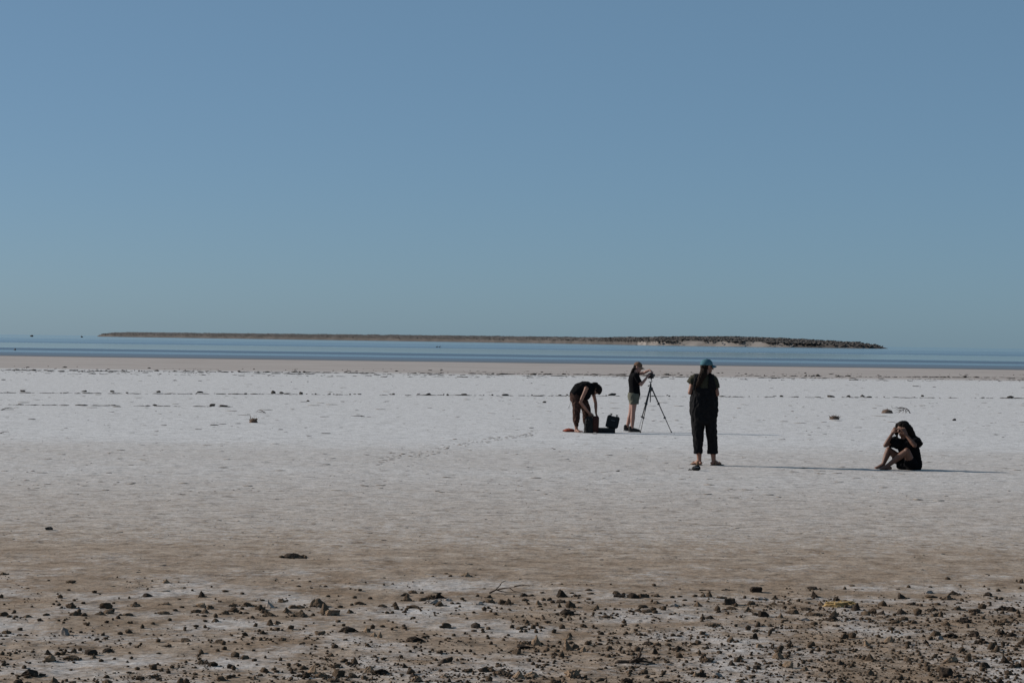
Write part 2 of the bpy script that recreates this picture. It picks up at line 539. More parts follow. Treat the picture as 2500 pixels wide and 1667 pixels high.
M_KHAKI = mat('khaki_cotton', (0.038, 0.036, 0.024), 0.9, 0.2, 25.0, 0.3, 90, spec=0.15)
M_SHORTS = mat('olive_cotton', (0.10, 0.10, 0.078), 0.9, 0.2, 25.0, 0.3, 90, spec=0.15)
M_TROUSER = mat('brown_print_cotton', (0.042, 0.023, 0.018), 0.95, 0.7, 22.0, 0.3, 80, spec=0.12)
M_BLUE_CAP = mat('blue_cap_cloth', (0.058, 0.135, 0.165), 0.9, 0.12, 30.0, 0.2, 120, spec=0.15)
M_BROWN_CAP = mat('brown_cap_cloth', (0.125, 0.075, 0.05), 0.9, 0.2, 30.0, 0.2, 120, spec=0.15)
M_TAN_BRIM = mat('tan_cap_cloth', (0.22, 0.15, 0.10), 0.9, 0.2, 30.0)
M_LENS = mat('dark_lens', (0.01, 0.01, 0.012), 0.1, 0.1, spec=0.5)
M_SANDAL = mat('tan_leather', (0.20, 0.125, 0.065), 0.7, 0.3, 30.0)
M_SOLE = mat('brown_sole', (0.05, 0.035, 0.025), 0.8, 0.2)
M_SHOE = mat('black_mesh_fabric', (0.018, 0.018, 0.018), 0.9, 0.3, 40.0)
M_GREY_SOLE = mat('grey_rubber', (0.16, 0.16, 0.165), 0.8, 0.2)
M_CORD = mat('grey_cord', (0.12, 0.11, 0.10), 0.8, 0.2)

def unit(v):
    v = np.asarray(v, float); return v / np.linalg.norm(v)

def head_frame(fwd, up):
    f = unit(fwd); r = unit(np.cross(f, np.asarray(up, float))); u = np.cross(r, f)
    return np.stack([r, f, u], 1)               # columns: right, forward, up

def head_solids(c, H, s=1.0):
    c = np.asarray(c, float)
    P = lambda x, y, z: c + H @ (np.array([x, y, z]) * s)
    E = lambda x, y, z, a, b, d: ellipsoid(P(x, y, z), (a * s, b * s, d * s), H)
    out = [E(0, -.008, .035, .074, .092, .082), E(0, .028, -.035, .060, .062, .078), E(0, .062, -.092, .024, .022, .020),
           E(0, .080, .026, .048, .018, .013), capsule(P(0, .086, .012), P(0, .112, -.028), .008 * s, .013 * s),
           E(.011, .100, -.033, .009, .010, .008), E(-.011, .100, -.033, .009, .010, .008),
           E(.036, .062, -.022, .022, .022, .024), E(-.036, .062, -.022, .022, .022, .024),
           E(0, .087, -.058, .023, .009, .006), E(0, .085, -.070, .020, .009, .007)]
    for k in (-1, 1):
        out += [E(.074 * k, -.004, -.004, .010, .020, .032)]
    return out

def eyes(c, H, parent, s=1.0):
    c = np.asarray(c, float)
    for k in (-1, 1):
        solid_ob('eye', [ellipsoid(c + H @ (np.array([.031 * k, .079, .004]) * s), (.010 * s, .009 * s, .007 * s), H, 10, 7)], M_EYE, parent)

def hand_solids(w, d, n, k=1, curl=25, s=1.0, spread=0.0):
    """w wrist, d towards the fingers, n out of the back of the hand, k = +1 when the thumb is on the d x n side."""
    w = np.asarray(w, float); d = unit(d); n = unit(np.asarray(n, float) - d * (d @ np.asarray(n, float)))
    sd = np.cross(d, n) * k
    R = np.stack([sd, d, n], 1)
    out = [ellipsoid(w + d * .048 * s, (.040 * s, .056 * s, .017 * s), R), capsule(w - d * .01, w + d * .035 * s, .023 * s, .03 * s, flat=.65, ref=n),
           ellipsoid(w + d * .03 * s + sd * .022 * s - n * .008 * s, (.017 * s, .03 * s, .015 * s), R)]
    for i, (o, L) in enumerate(((.031, .070), (.0105, .078), (-.0105, .072), (-.031, .057))):
        p = w + d * (.092 - abs(i - 1) * .004) * s + sd * o * s
        dd = unit(d + sd * spread * (1.2 - i * .8) * .25)
        a = math.radians(curl)
        q = p - dd * .03 * s
        for j, (f, r) in enumerate(((.46, .0090), (.30, .0082), (.24, .0074))):
            aa = a * (j + .55)
            e = p + (dd * math.cos(aa) - n * math.sin(aa)) * L * f * s
            out.append(capsule(q if j == 0 else p, e, r * s, r * .93 * s, n=10)); p = e
    t0 = w + d * .03 * s + sd * .028 * s; t1 = t0 + unit(d * .75 + sd * .75 - n * .3) * .038 * s; t2 = t1 + unit(d * .9 + sd * .25 - n * .45) * .03 * s
    out += [capsule(t0, t1, .0115 * s, .0095 * s, n=10), capsule(t1, t2, .0095 * s, .0082 * s, n=10)]
    return out

def arm_solids(sh, el, wr, s=1.0):
    sh, el, wr = (np.asarray(p, float) for p in (sh, el, wr))
    return [capsule(sh, el, .047 * s, .037 * s), ellipsoid(sh, (.052 * s,) * 3), capsule(el, el + (wr - el) * .35, .037 * s, .039 * s), capsule(el + (wr - el) * .3, wr, .039 * s, .025 * s)]

def leg_solids(hp, kn, an, s=1.0):
    hp, kn, an = (np.asarray(p, float) for p in (hp, kn, an))
    d = an - kn
    back = np.zeros(3)
    return [capsule(hp, kn, .088 * s, .054 * s), ellipsoid(kn, (.056 * s,) * 3), capsule(kn, kn + d * .38, .052 * s, .056 * s), capsule(kn + d * .32, an, .056 * s, .034 * s), ellipsoid(an, (.036 * s,) * 3)]

def foot_solids(an, d, L=.235, s=1.0):
    """an ankle joint (about 7 cm above the sole), d level direction of the toes."""
    an = np.asarray(an, float); d = unit((d[0], d[1], 0)); sd = np.array([d[1], -d[0], 0])
    z0 = an[2] - .07
    h = np.array([an[0], an[1], z0]) - d * .045
    out = [capsule(h + d * .008 + (0, 0, .027), h + d * .10 + (0, 0, .032), .026, .034), capsule(h + d * .08 + (0, 0, .035), h + d * (L - .075) + (0, 0, .02), .034, .020, flat=1), capsule(an, h + d * .09 + (0, 0, .035), .034, .03),
           ellipsoid(h + d * (L - .085) + (0, 0, .019), (.042, .05, .018), np.stack([sd, d, (0, 0, 1)], 1))]
    for i in range(5):
        o = (-.032 + .016 * i)
        ln = (L - .045) - abs(i - 0.6) * .009
        out.append(capsule(h + d * (L - .10) + sd * o + (0, 0, .016), h + d * ln + sd * o * 1.05 + (0, 0, .012), .011, .0095 if i else .012, n=8))
    return out

def cap_ob(c, H, m, m_brim, parent, s=1.0, pitch=0.0):
    c = np.asarray(c, float)
    Q = H @ rot('X', pitch)
    rings = []
    t = np.linspace(0, 2 * np.pi, 28, endpoint=False)
    for e in (-8, 2, 14, 28, 44, 60, 75, 86):
        e = math.radians(e)
        fl = 1 + .012 * np.cos(6 * t) * math.cos(e)
        q = np.stack([np.cos(t) * math.cos(e) * .084 * fl, np.sin(t) * math.cos(e) * .102 * fl - .006, np.full(28, math.sin(e) * .088 + .036)], 1) * s
        rings.append(q @ Q.T + c)
    cap = solid_ob('cap', [ring_solid(rings)], m, parent)
    bv = []
    for th in (.004, -.002):
        for r in (0.0, .5, 1.0):
            for a in np.linspace(-1, 1, 11):
                ang = a * 1.05
                x = math.sin(ang) * (.080 + .004 * r); y = math.cos(ang) * .094 + r * .072 * math.sqrt(max(0, 1 - (a * .98) ** 2)) + .002
                z = .024 - .018 * r - .030 * (x / .08) ** 2 * (.4 + .6 * r) + th
                bv.append(c + Q @ (np.array([x, y, z]) * s))
    f = []
    n = 11
    for r in range(2):
        for a in range(n - 1):
            f.append((r * n + a, r * n + a + 1, (r + 1) * n + a + 1, (r + 1) * n + a))
            b = 33
            f.append((b + r * n + a, b + (r + 1) * n + a, b + (r + 1) * n + a + 1, b + r * n + a + 1))
    for a in range(n - 1):
        f.append((22 + a, 22 + a + 1, 55 + a + 1, 55 + a)); f.append((a, 33 + a, 33 + a + 1, a + 1))
    for r in range(2):
        f.append((r * n, (r + 1) * n, 33 + (r + 1) * n, 33 + r * n)); f.append((r * n + 10, 33 + r * n + 10, 33 + (r + 1) * n + 10, (r + 1) * n + 10))
    mesh_ob('brim', bv, f, m_brim, cap, True)
    bt = c + Q @ (np.array([0, -.006, .125]) * s)
    solid_ob('button', [ellipsoid(bt, (.008, .008, .005), Q, 8, 6)], m, cap)
    return cap

def strands(amp, seed=0.0, s=(70, 70, 9)):
    def f(co, no):
        return amp * perlin(co * np.array(s) + seed) * 1.6 + amp * perlin(co * np.array(s) * .4 + seed + 5)
    return f

# ---- 1: standing, back to the camera, head turned to the right
def person_standing():
    px, py = 1718.0, 1135.0
    A = lambda x, y, d=0.0: np.array([(x - 385) / 764, d, (1397 - y) / 764])
    H = head_frame((.90, .42, -.06), (0, 0, 1)); hc = A(409, 212, .03)
    b = head_solids(hc, H)
    b += [capsule(hc + (-.012, -.025, -.06), A(383, 318, -.01), .050, .058)]
    b += [loft([A(374, y, 0) for y in (830, 760, 660, 560, 470, 390, 330)], [.15, .165, .14, .135, .15, .165, .10], [.10, .11, .10, .095, .10, .10, .07])]
    shl, ell, wrl = A(252, 350, 0), A(207, 522, -.03), np.array([-.13, .20, 1.19])
    shr, elr, wrr = A(492, 352, 0), A(533, 537, -.03), np.array([.10, .21, 1.17])
    b += arm_solids(shl, ell, wrl, .98) + arm_solids(shr, elr, wrr, .98)
    b += hand_solids(wrl, (.55, .45, .25), (0, .8, -.5), 1, 30) + hand_solids(wrr, (-.55, .45, .28), (0, .8, -.5), -1, 30)
    hl, kl, al = A(316, 800, .0), A(318, 1070, .01), A(331, 1340, 0)
    hr, kr, ar = A(446, 800, .0), A(484, 1070, .01), A(503, 1338, -.01)
    al[2] = ar[2] = .085
    b += leg_solids(hl, kl, al, .97) + leg_solids(hr, kr, ar, .97)
    fl, fr = (-.62, .78), (.80, .60)
    b += foot_solids(al, fl) + foot_solids(ar, fr)
    p = organic('person', b, M_SKIN, None, .0045, 2, .4)
    eyes(hc, H, p)
    # hair: a low knot under the cap and a long loose tail over the back
    hs = [ellipsoid(hc + H @ np.array([0, -.03, .01]), (.080, .080, .070), H), ellipsoid(A(352, 222, -.03), (.034, .04, .036)), ellipsoid(A(346, 254, -.03), (.03, .034, .028)),
          loft([A(372, 240, -.05), A(362, 290, -.085), A(335, 340, -.12), A(312, 390, -.135), A(290, 430, -.14), A(272, 462, -.14)], [.05, .06, .055, .045, .032, .010], [.03, .035, .03, .025, .02, .008])]
    organic('hair', hs, M_HAIR_BROWN, p, .006, 1, .5, strands(.007))
    solid_ob('hair_strand', chain([A(325, 262, -.05), A(318, 285, -.06), A(312, 300, -.06)], [.004, .004, .002], n=6), M_HAIR, p)
    solid_ob('hair_strand', chain([A(262, 450, -.15), A(270, 500, -.165), A(281, 565, -.165)], [.004, .003, .002], n=6), M_HAIR_BROWN, p)
    cap_ob(hc, H, M_BLUE_CAP, M_BLUE_CAP, p, 1.02, 4)
    # sunglasses
    g = []
    for k in (-1, 1):
        g.append(ellipsoid(hc + H @ np.array([.032 * k, .096, .004]), (.028, .008, .021), H, 12, 8))
        g.append(capsule(hc + H @ np.array([.060 * k, .085, .010]), hc + H @ np.array([.078 * k, 0, .010]), .0035, .0035, n=6))
    solid_ob('sunglasses', g, M_LENS, p)
    # t-shirt
    ts = [loft([A(375, y, 0) for y in (640, 560, 470, 395, 345, 318)], [.155, .152, .165, .170, .145, .08], [.115, .11, .115, .115, .095, .065]),
          loft([A(290, 335, 0), A(250, 362, -.005), A(212, 420, -.01)], [.066, .074, .080], [.062, .068, .070], side=(0, 1, 0)),
          loft([A(455, 335, 0), A(496, 368, -.005), A(524, 468, -.012)], [.066, .074, .080], [.062, .062, .056], side=(0, 1, 0)),
          capsule(A(383, 320, -.005), A(386, 300, .005), .066, .060)]
    organic('tshirt', ts, M_KHAKI, p, .007, 2, .5, folded(.006, (12, 12, 9)))
    # dark overalls, loose, cropped
    ov = [loft([A(378, y, 0) for y in (905, 860, 800, 740, 680, 620, 560, 510, 475)],
               [.150, .190, .205, .217, .220, .213, .203, .185, .165], [.125, .145, .155, .160, .157, .150, .142, .132, .122], power=2.3),
          loft([A(312, y) for y in (830, 900, 1000, 1080, 1160, 1215, 1248)], [.115, .098, .086, .077, .067, .063, .066], [.120, .112, .098, .088, .078, .074, .078]),
          loft([A(448, 830), A(462, 900), A(474, 1000), A(483, 1080), A(487, 1160), A(488, 1215), A(489, 1248)], [.110, .086, .078, .070, .069, .071, .075], [.120, .112, .098, .088, .078, .074, .080]),
          loft([A(280, 490, -.105), A(282, 420, -.125), A(284, 360, -.108), A(290, 318, -.055), A(294, 308, .0)], [.058, .050, .045, .042, .040], [.022, .016, .014, .014, .014]),
          loft([A(470, 490, -.105), A(462, 420, -.125), A(456, 360, -.112), A(452, 318, -.060), A(448, 309, .0)], [.060, .052, .046, .042, .040], [.022, .016, .014, .014, .014])]
    organic('overalls', ov, M_OVERALL, p, .007, 2, .5, folded(.016, (9, 9, 5), 3))
    for an, d in ((al, fl), (ar, fr)):
        d3 = unit((d[0], d[1], 0)); sd = np.array([d3[1], -d3[0], 0]); h = np.array([an[0], an[1], 0]) - d3 * .055
        so = solid_ob('sandal', [loft([h + (0, 0, .006) + d3 * (-.005), h + (0, 0, .006) + d3 * .03, h + (0, 0, .006) + d3 * .11, h + (0, 0, .006) + d3 * .19, h + (0, 0, .006) + d3 * .255], [.018, .036, .035, .047, .022], [.011] * 5, side=sd)], M_SOLE, p)
        for k0, z in ((.06, .06), (.175, .035)):
            c0 = h + d3 * k0
            solid_ob('strap', chain([c0 - sd * .042 + (0, 0, .012), c0 - sd * .036 + (0, 0, z), c0 + (0, 0, z + .022), c0 + sd * .036 + (0, 0, z), c0 + sd * .042 + (0, 0, .012)], [.009] * 5, n=8), M_SANDAL, so)
    tag(p, 'woman seen from behind in black overalls and a blue cap', 'person')
    return p, px, py

# ---- 2: standing at the tripod
def B(x, y, d=0.0):
    return np.array([(x - 270) / 883, d, (1520 - y) / 883])

def person_at_tripod():
    H = head_frame((.93, -.33, -.20), (0.12, 0, 1)); hc = B(372, 208, 0)
    b = head_solids(hc, H, .98)
    b += [capsule(hc + (-.02, .0, -.055), B(325, 318, .0), .047, .055)]
    b += [loft([B(300, 800), B(300, 730), B(312, 640), B(305, 540), B(298, 450), B(300, 380), B(315, 330)], [.10, .105, .095, .105, .11, .10, .06], [.15, .155, .135, .14, .16, .165, .09], side=(1, 0, 0))]
    shn, eln, wrn = B(322, 372, -.165), B(432, 560, -.15), B(560, 405, -.07)
    shf, elf, wrf = B(352, 358, .165), B(505, 322, .16), B(612, 262, .08)
    b += arm_solids(shn, eln, wrn, .92) + arm_solids(shf, elf, wrf, .92)
    b += hand_solids(wrn, (.35, .35, .55), (-.5, -.75, .1), -1, 42, .95) + hand_solids(wrf, (.55, -.55, -.35), (.35, .2, .8), -1, 48, .95)
    hn, kn, an = B(305, 800, -.085), B(283, 1120, -.09), B(268, 1440, -.09)
    hf, kf, af = B(296, 800, .085), B(247, 1130, .08), B(178, 1418, .09)
    an[2] = .09; af[2] = .115
    b += leg_solids(hn, kn, an, 1.0) + leg_solids(hf, kf, af, 1.0)
    p = organic('person', b + foot_solids(an, (1, -.12)) + foot_solids(af, (1, .1)), M_SKIN_PALE, None, .0045, 2, .4)
    eyes(hc, H, p, .98)
    cap_ob(hc, H, M_BROWN_CAP, M_TAN_BRIM, p, .99, -4)
    hs = [ellipsoid(hc + H @ np.array([0, -.035, .0]), (.076, .072, .07), H), loft([B(312, 225), B(280, 255, -.02), B(250, 310, -.03), B(228, 360, -.03), B(214, 400, -.02)], [.030, .032, .028, .022, .008], [.04, .04, .036, .03, .01], side=(1, 0, 0))]
    organic('hair', hs, M_HAIR, p, .006, 1, .5, strands(.006, 3))
    # loose black top, longer at the front
    ts = [loft([B(318, 812), B(316, 760), B(312, 700), B(309, 620), B(303, 540), B(294, 470), B(297, 410), B(310, 360), B(326, 322)],
               [.112, .128, .126, .120, .125, .127, .118, .098, .055], [.155, .168, .165, .155, .165, .182, .190, .165, .085]),
          ellipsoid(B(322, 372, -.165), (.064, .064, .064)), loft([B(318, 352, -.155), B(362, 440, -.17), B(402, 512, -.165)], [.064, .068, .066], [.064, .062, .058], side=(0, 1, 0)),
          loft([B(345, 362, .14), B(385, 352, .17)], [.060, .062], [.06, .058], side=(0, 1, 0))]
    def hem(co, no):
        return folded(.006, (11, 11, 6), 9)(co, no)
    t = organic('top', ts, M_BLACK, p, .007, 2, .5, hem)
    me = t.data
    for v in me.vertices:                        # the hem climbs towards the back
        x = v.co.x
        low = 0.80 + (0.905 - 0.80) * min(1, max(0, (0.16 - x) / 0.23))
        if v.co.z < low + .02 and v.co.z < .95:
            v.co.z = low + (v.co.z - low) * .15
    sh = [loft([B(300, 735), B(294, 790), B(300, 860)], [.130, .134, .126], [.178, .188, .186], power=2.6),
          loft([B(300, 840, -.085), B(302, 900, -.09), B(303, 950, -.09)], [.110, .106, .101], [.100, .096, .092]),
          loft([B(296, 840, .085), B(296, 900, .09), B(300, 945, .09)], [.108, .102, .098], [.100, .096, .092])]
    organic('shorts', sh, M_SHORTS, p, .007, 2, .5, folded(.007, (14, 14, 8), 4))
    solid_ob('clip', chain([B(432, 812, -.03), B(442, 825, -.03), B(436, 842, -.03), B(424, 836, -.03)], [.004] * 4, n=6), M_CORD, p)
    for a_, z, d in ((an, 0.0, (1, -.12)), (af, .022, (1, .1))):
        d3 = unit((d[0], d[1], 0)); sd = np.array([d3[1], -d3[0], 0]); h = np.array([a_[0], a_[1], z]) - d3 * .07
        c = lambda k, zz: h + d3 * k + (0, 0, zz)
        s_ = organic('shoe', [loft([c(-.01, .05), c(.03, .055), c(.10, .058), c(.17, .045), c(.235, .032), c(.262, .028)], [.022, .040, .041, .047, .038, .012], [.032, .046, .050, .044, .036, .016], side=sd), capsule(c(.045, .06), c(.03, .105), .043, .043)], M_SHOE, p, .006, 2, .6)
        solid_ob('sole', [loft([c(-.02, .014), c(.03, .012), c(.11, .011), c(.19, .012), c(.268, .02)], [.024, .043, .040, .050, .016], [.014, .014, .013, .013, .010], side=sd)], M_GREY_SOLE, s_)
    tag(p, 'woman in a black top and olive shorts working at the tripod', 'person')
    return p

# ---- 3: bending over the bag
def Cc(x, y, d=0.0):
    return np.array([(x - 300) / 1157, d, (1465 - y) / 1157])

def person_bending():
    H = head_frame((-.10, -.30, -.93), (.93, -.10, -.25)); hc = Cc(800, 345, -.04)
    b = head_solids(hc, H, 1.0)
    spine = [Cc(258, 560), Cc(262, 450), Cc(340, 340), Cc(470, 275), Cc(600, 255), Cc(690, 275)]
    b += [loft(spine, [.15, .16, .14, .15, .165, .10], [.10, .11, .10, .105, .10, .07], side=(0, 1, 0)), capsule(Cc(680, 280), hc + H @ np.array([0, -.02, -.05]), .058, .048)]
    shn, eln, wrn = Cc(530, 315, -.175), Cc(378, 668, -.20), Cc(610, 945, -.10)
    shf, elf, wrf = Cc(700, 330, .16), Cc(790, 690, .12), Cc(800, 955, .05)
    b += arm_solids(shn, eln, wrn, 1.02) + arm_solids(shf, elf, wrf, .98)
    b += hand_solids(wrn, (.75, .15, -.55), (.1, -1, .2), 1, 35) + hand_solids(wrf, (.35, -.1, -.9), (.8, .1, .3), -1, 40)
    hn, kn, an = Cc(258, 560, -.09), Cc(280, 960, -.11), Cc(288, 1320, -.12)
    hf, kf, af = Cc(330, 560, .09), Cc(548, 930, .13), Cc(560, 1330, .20)
    an[2] = af[2] = .085
    b += leg_solids(hn, kn, an) + leg_solids(hf, kf, af)
    p = organic('person', b + foot_solids(an, (.55, -.8)) + foot_solids(af, (.75, -.65)), M_SKIN, None, .0045, 2, .4)
    eyes(hc, H, p)
    hs = [ellipsoid(hc + H @ np.array([0, -.012, .036]), (.098, .104, .092), H), ellipsoid(hc + H @ np.array([0, -.04, -.02]), (.094, .09, .085), H), ellipsoid(Cc(760, 200, -.02), (.075, .06, .05)), ellipsoid(Cc(700, 230, -.02), (.05, .06, .05)),
          ellipsoid(Cc(845, 270, -.03), (.055, .07, .06)), ellipsoid(Cc(720, 400, -.09), (.035, .03, .07)), ellipsoid(Cc(872, 400, -.05), (.045, .07, .06)),
          ellipsoid(Cc(785, 185, -.02), (.03, .03, .025)), ellipsoid(Cc(828, 215, -.02), (.028, .03, .025))]
    organic('hair', hs, M_HAIR, p, .006, 1, .5, strands(.009, 6, (38, 38, 38)))
    ts = [loft([Cc(268, 590), Cc(255, 470), Cc(340, 370), Cc(470, 335), Cc(600, 330), Cc(700, 330)], [.165, .175, .175, .18, .19, .15], [.115, .132, .165, .178, .165, .11], side=(0, 1, 0)), capsule(Cc(540, 225, -.09), Cc(690, 250, -.06), .068, .06), capsule(Cc(600, 262, -.07), Cc(690, 300, -.05), .075, .07), capsule(Cc(600, 262, .07), Cc(690, 300, .07), .08, .075),
          loft([Cc(480, 420), Cc(560, 520, 0), Cc(620, 560, 0)], [.15, .14, .11], [.15, .09, .05], side=(0, 1, 0))]
    organic('tank_top', ts, M_BLACK, p, .007, 2, .5, folded(.008, (10, 10, 10), 12))
    tr = [loft([Cc(262, 430), Cc(262, 520), Cc(285, 620)], [.165, .178, .175], [.125, .130, .135], side=(0, 1, 0), power=2.3),
          loft([Cc(275, 580, -.085), Cc(288, 700, -.10), Cc(290, 850, -.11), Cc(283, 980, -.11), Cc(282, 1090, -.115), Cc(280, 1170, -.12), Cc(285, 1240, -.12), Cc(290, 1290, -.12)], [.118, .098, .089, .077, .074, .068, .044, .035], [.12, .11, .098, .088, .084, .076, .048, .040]),
          loft([Cc(370, 580, .085), Cc(480, 720, .10), Cc(545, 860, .12), Cc(560, 980, .13), Cc(562, 1090, .15), Cc(560, 1200, .17), Cc(560, 1290, .19)], [.125, .11, .097, .090, .084, .07, .038], [.12, .11, .098, .09, .084, .07, .04], side=(1, 0, 0))]
    organic('trousers', tr, M_TROUSER, p, .007, 2, .5, folded(.012, (10, 10, 8), 2))
    cd = solid_ob('drawstring', chain([Cc(158, 628, -.1), Cc(120, 720, -.1), Cc(102, 770, -.1), Cc(60, 835, -.1)], [.003] * 4, n=6) + chain([Cc(102, 770, -.1), Cc(90, 832, -.1)], [.003, .003], n=6), M_CORD, p)
    tag(p, 'barefoot woman in brown trousers bending over to reach into the bag', 'person')
    return p

# ---- 4: seated on the salt
def person_sitting():
    D = lambda x, y, d=0.0: np.array([(x - 700) / 1296, d, (1372 - y) / 1296])
    H = head_frame((-.72, -.66, -.16), (.04, .05, 1)); hc = D(757, 548, -.02)
    b = head_solids(hc, H, 1.0)
    b += [capsule(hc + H @ np.array([0, -.02, -.06]), D(800, 740, .02), .048, .056),
          loft([D(935, 1290, .04), D(935, 1190, .04), D(905, 1040, .03), D(870, 900, .03), D(835, 800, .02), D(815, 745, .02)], [.155, .15, .13, .145, .16, .09], [.11, .11, .10, .105, .10, .065], side=(.75, -.66, 0))]
    shn, eln, wrn = D(985, 765, -.10), D(952, 868, -.24), D(800, 672, -.18)
    shf, elf, wrf = D(645, 790, .10), D(415, 885, -.02), D(548, 650, -.02)
    b += arm_solids(shn, eln, wrn, .92) + arm_solids(shf, elf, wrf, .92)
    b += hand_solids(wrn, (-.42, .05, .85), (.35, -.9, .2), -1, 28, .95, .5) + hand_solids(wrf, (.45, .05, .85), (-.7, -.6, .1), 1, 42, .95, .4)
    hn, kn, an = D(925, 1255, -.09), D(808, 985, -.20), D(447, 1315, -.16)
    hf, kf, af = D(880, 1265, .14), D(505, 985, .08), D(385, 1300, .02)
    an[2] = .075; af[2] = .078
    b += leg_solids(hn, kn, an, .93) + leg_solids(hf, kf, af, .93)
    p = organic('person', b + foot_solids(an, (-.97, -.22), .225) + foot_solids(af, (-.97, -.2), .225), M_SKIN_TAN, None, .0045, 2, .4)
    eyes(hc, H, p)
    back = lambda x, y, z: hc + H @ np.array([x, y, z])
    hs = [ellipsoid(back(0, -.028, .034), (.092, .098, .088), H), ellipsoid(back(.0, .012, .076), (.076, .080, .046), H), ellipsoid(back(.055, .03, .05), (.036, .055, .05), H), ellipsoid(back(-.058, .03, .05), (.034, .05, .05), H), ellipsoid(back(.076, -.01, -.02), (.026, .05, .07), H), ellipsoid(back(-.082, -.01, -.02), (.034, .06, .08), H),
          loft([back(-.05, -.06, .02), D(885, 560, -.05), D(905, 620, -.06), D(930, 680, -.06), D(945, 735, -.06)], [.05, .06, .055, .045, .015], [.06, .07, .07, .055, .02]),
          loft([D(850, 520, -.03), D(895, 560, -.05), D(935, 620, -.06), D(965, 680, -.07), D(985, 735, -.08)], [.05, .05, .042, .034, .012], [.05, .05, .045, .035, .012]),
          loft([back(0, -.08, 0), D(860, 620, .03), D(870, 700, .05), D(880, 770, .06)], [.07, .08, .075, .03], [.06, .05, .045, .02]),
          loft([D(655, 520, -.01), D(640, 590, .0), D(640, 660, .0), D(660, 720, .0)], [.022, .026, .024, .010], [.03, .03, .028, .01])]
    organic('hair', hs, M_HAIR, p, .006, 1, .5, strands(.009, 8, (45, 45, 12)))
    for k, q in enumerate(([D(900, 500, -.05), D(925, 530, -.06), D(928, 565, -.06)], [D(600, 560, -.02), D(578, 640, -.03), D(570, 720, -.02)], [D(625, 580, -.02), D(605, 660, -.02), D(600, 700, -.02)])):
        solid_ob('hair_strand', chain(q, [.005, .004, .002], n=6), M_HAIR, p)
    ts = [loft([D(955, 1235, .04), D(945, 1130, .04), D(915, 1010, .02), D(875, 900, .02), D(838, 810, .02), D(815, 752, .02)], [.165, .162, .165, .175, .178, .105], [.125, .125, .125, .13, .118, .08], side=(.75, -.66, 0)),
          loft([D(950, 745, -.06), D(1010, 790, -.13), D(1035, 860, -.19)], [.066, .072, .076], [.064, .066, .066], side=(.6, .6, .5)),
          loft([D(680, 770, .07), D(590, 815, .05), D(520, 860, .01)], [.066, .072, .070], [.064, .070, .070], side=(0, 1, 0)),
          ellipsoid(D(690, 850, .02), (.11, .10, .085))]
    organic('tshirt', ts, M_BLACK, p, .007, 2, .5, folded(.007, (12, 12, 12), 5))
    sh = [loft([D(950, 1180, .03), D(950, 1280, .03), D(940, 1350, .03)], [.170, .175, .155], [.135, .145, .13], side=(.75, -.66, 0)),
          capsule(D(935, 1262, -.07), D(905, 1215, -.11), .106, .100), capsule(D(890, 1270, .13), D(700, 1150, .11), .10, .092),
          capsule(D(930, 1290, -.05), D(720, 1290, .0), .072, .055), capsule(D(940, 1300, .02), D(780, 1310, .06), .06, .05)]
    o = organic('shorts', sh, M_BLACK, p, .007, 2, .5, folded(.008, (12, 12, 12), 7))
    for v in o.data.vertices:
        if v.co.z < .004: v.co.z = .004
    tag(p, 'woman in dark clothes sitting on the salt with knees up and hands at her face', 'person')
    return p

def put(o, px, py, sink=0.003):
    x, y = at(px, py)
    z = float(ground_z(x, y)[0]) - sink
    o.location = (x, y, z)
    return x, y, z

p1, px_, py_ = person_standing(); put(p1, px_, py_)
p2 = person_at_tripod(); TX, TY, TZ = put(p2, 1510 + 270 / 8.25, 1054.5)
p3 = person_bending(); BX, BY, BZ = put(p3, 1380 + 300 / 10.813, 1055.5)
p4 = person_sitting(); put(p4, 2110 + 700 / 8.255, 1146.0)

# ------------------------------------------------------------------ camera on its tripod
M_TRIPOD = mat('black_painted_metal', (0.012, 0.012, 0.013), 0.4, 0.1, spec=0.5)
M_ALU = mat('bare_aluminium', (0.55, 0.55, 0.56), 0.3, 0.1, metal=1.0)
M_RUBBER = mat('rubber', (0.015, 0.015, 0.015), 0.9, 0.1)
M_CAMERA = mat('black_camera_body', (0.013, 0.013, 0.014), 0.5, 0.2, 80, 0.2, 300)
M_GLASS = mat('lens_glass', (0.01, 0.012, 0.02), 0.05, 0.1, spec=0.8)
tp = empty('tripod', (TX, TY, TZ))
tag(tp, 'black camera tripod with its three legs spread', 'tripod')
hub = B(635, 640, 0)
for k in range(3):
    a = math.radians(120 * k)
    top = hub + np.array([math.cos(a) * .035, math.sin(a) * .035, -.005]); foot = np.array([hub[0] + math.cos(a) * .495, math.sin(a) * .495, .0])
    q = lambda t: top + (foot - top) * t
    leg = solid_ob('leg', chain([q(0), q(.34)], [.0165, .0155], n=10) + chain([q(.34), q(.66)], [.0125, .012], n=10), M_TRIPOD, tp)
    solid_ob('lower_tube', chain([q(.66), q(.985)], [.0095, .009], n=10), M_ALU if k == 1 else M_TRIPOD, leg)
    for t_ in (.34, .655):
        R = np.stack([unit(np.cross((0, 1, 0), foot - top)), (0, 1, 0), unit(foot - top)], 1)
        solid_ob('clamp', [box(q(t_), (.042, .045, .04), R), box(q(t_) + R @ np.array([.024, 0, .0]), (.02, .02, .03), R)], M_TRIPOD, leg, bevel=.004)
    solid_ob('foot', [capsule(q(.975), q(.995), .016, .017)], M_RUBBER, leg)
    solid_ob('hinge', [capsule(top + (0, 0, .02), top + (0, 0, -.03), .02, .019)], M_TRIPOD, leg)
solid_ob('hub', [capsule(hub + (0, 0, -.03), hub + (0, 0, .03), .034, .030)], M_TRIPOD, tp)
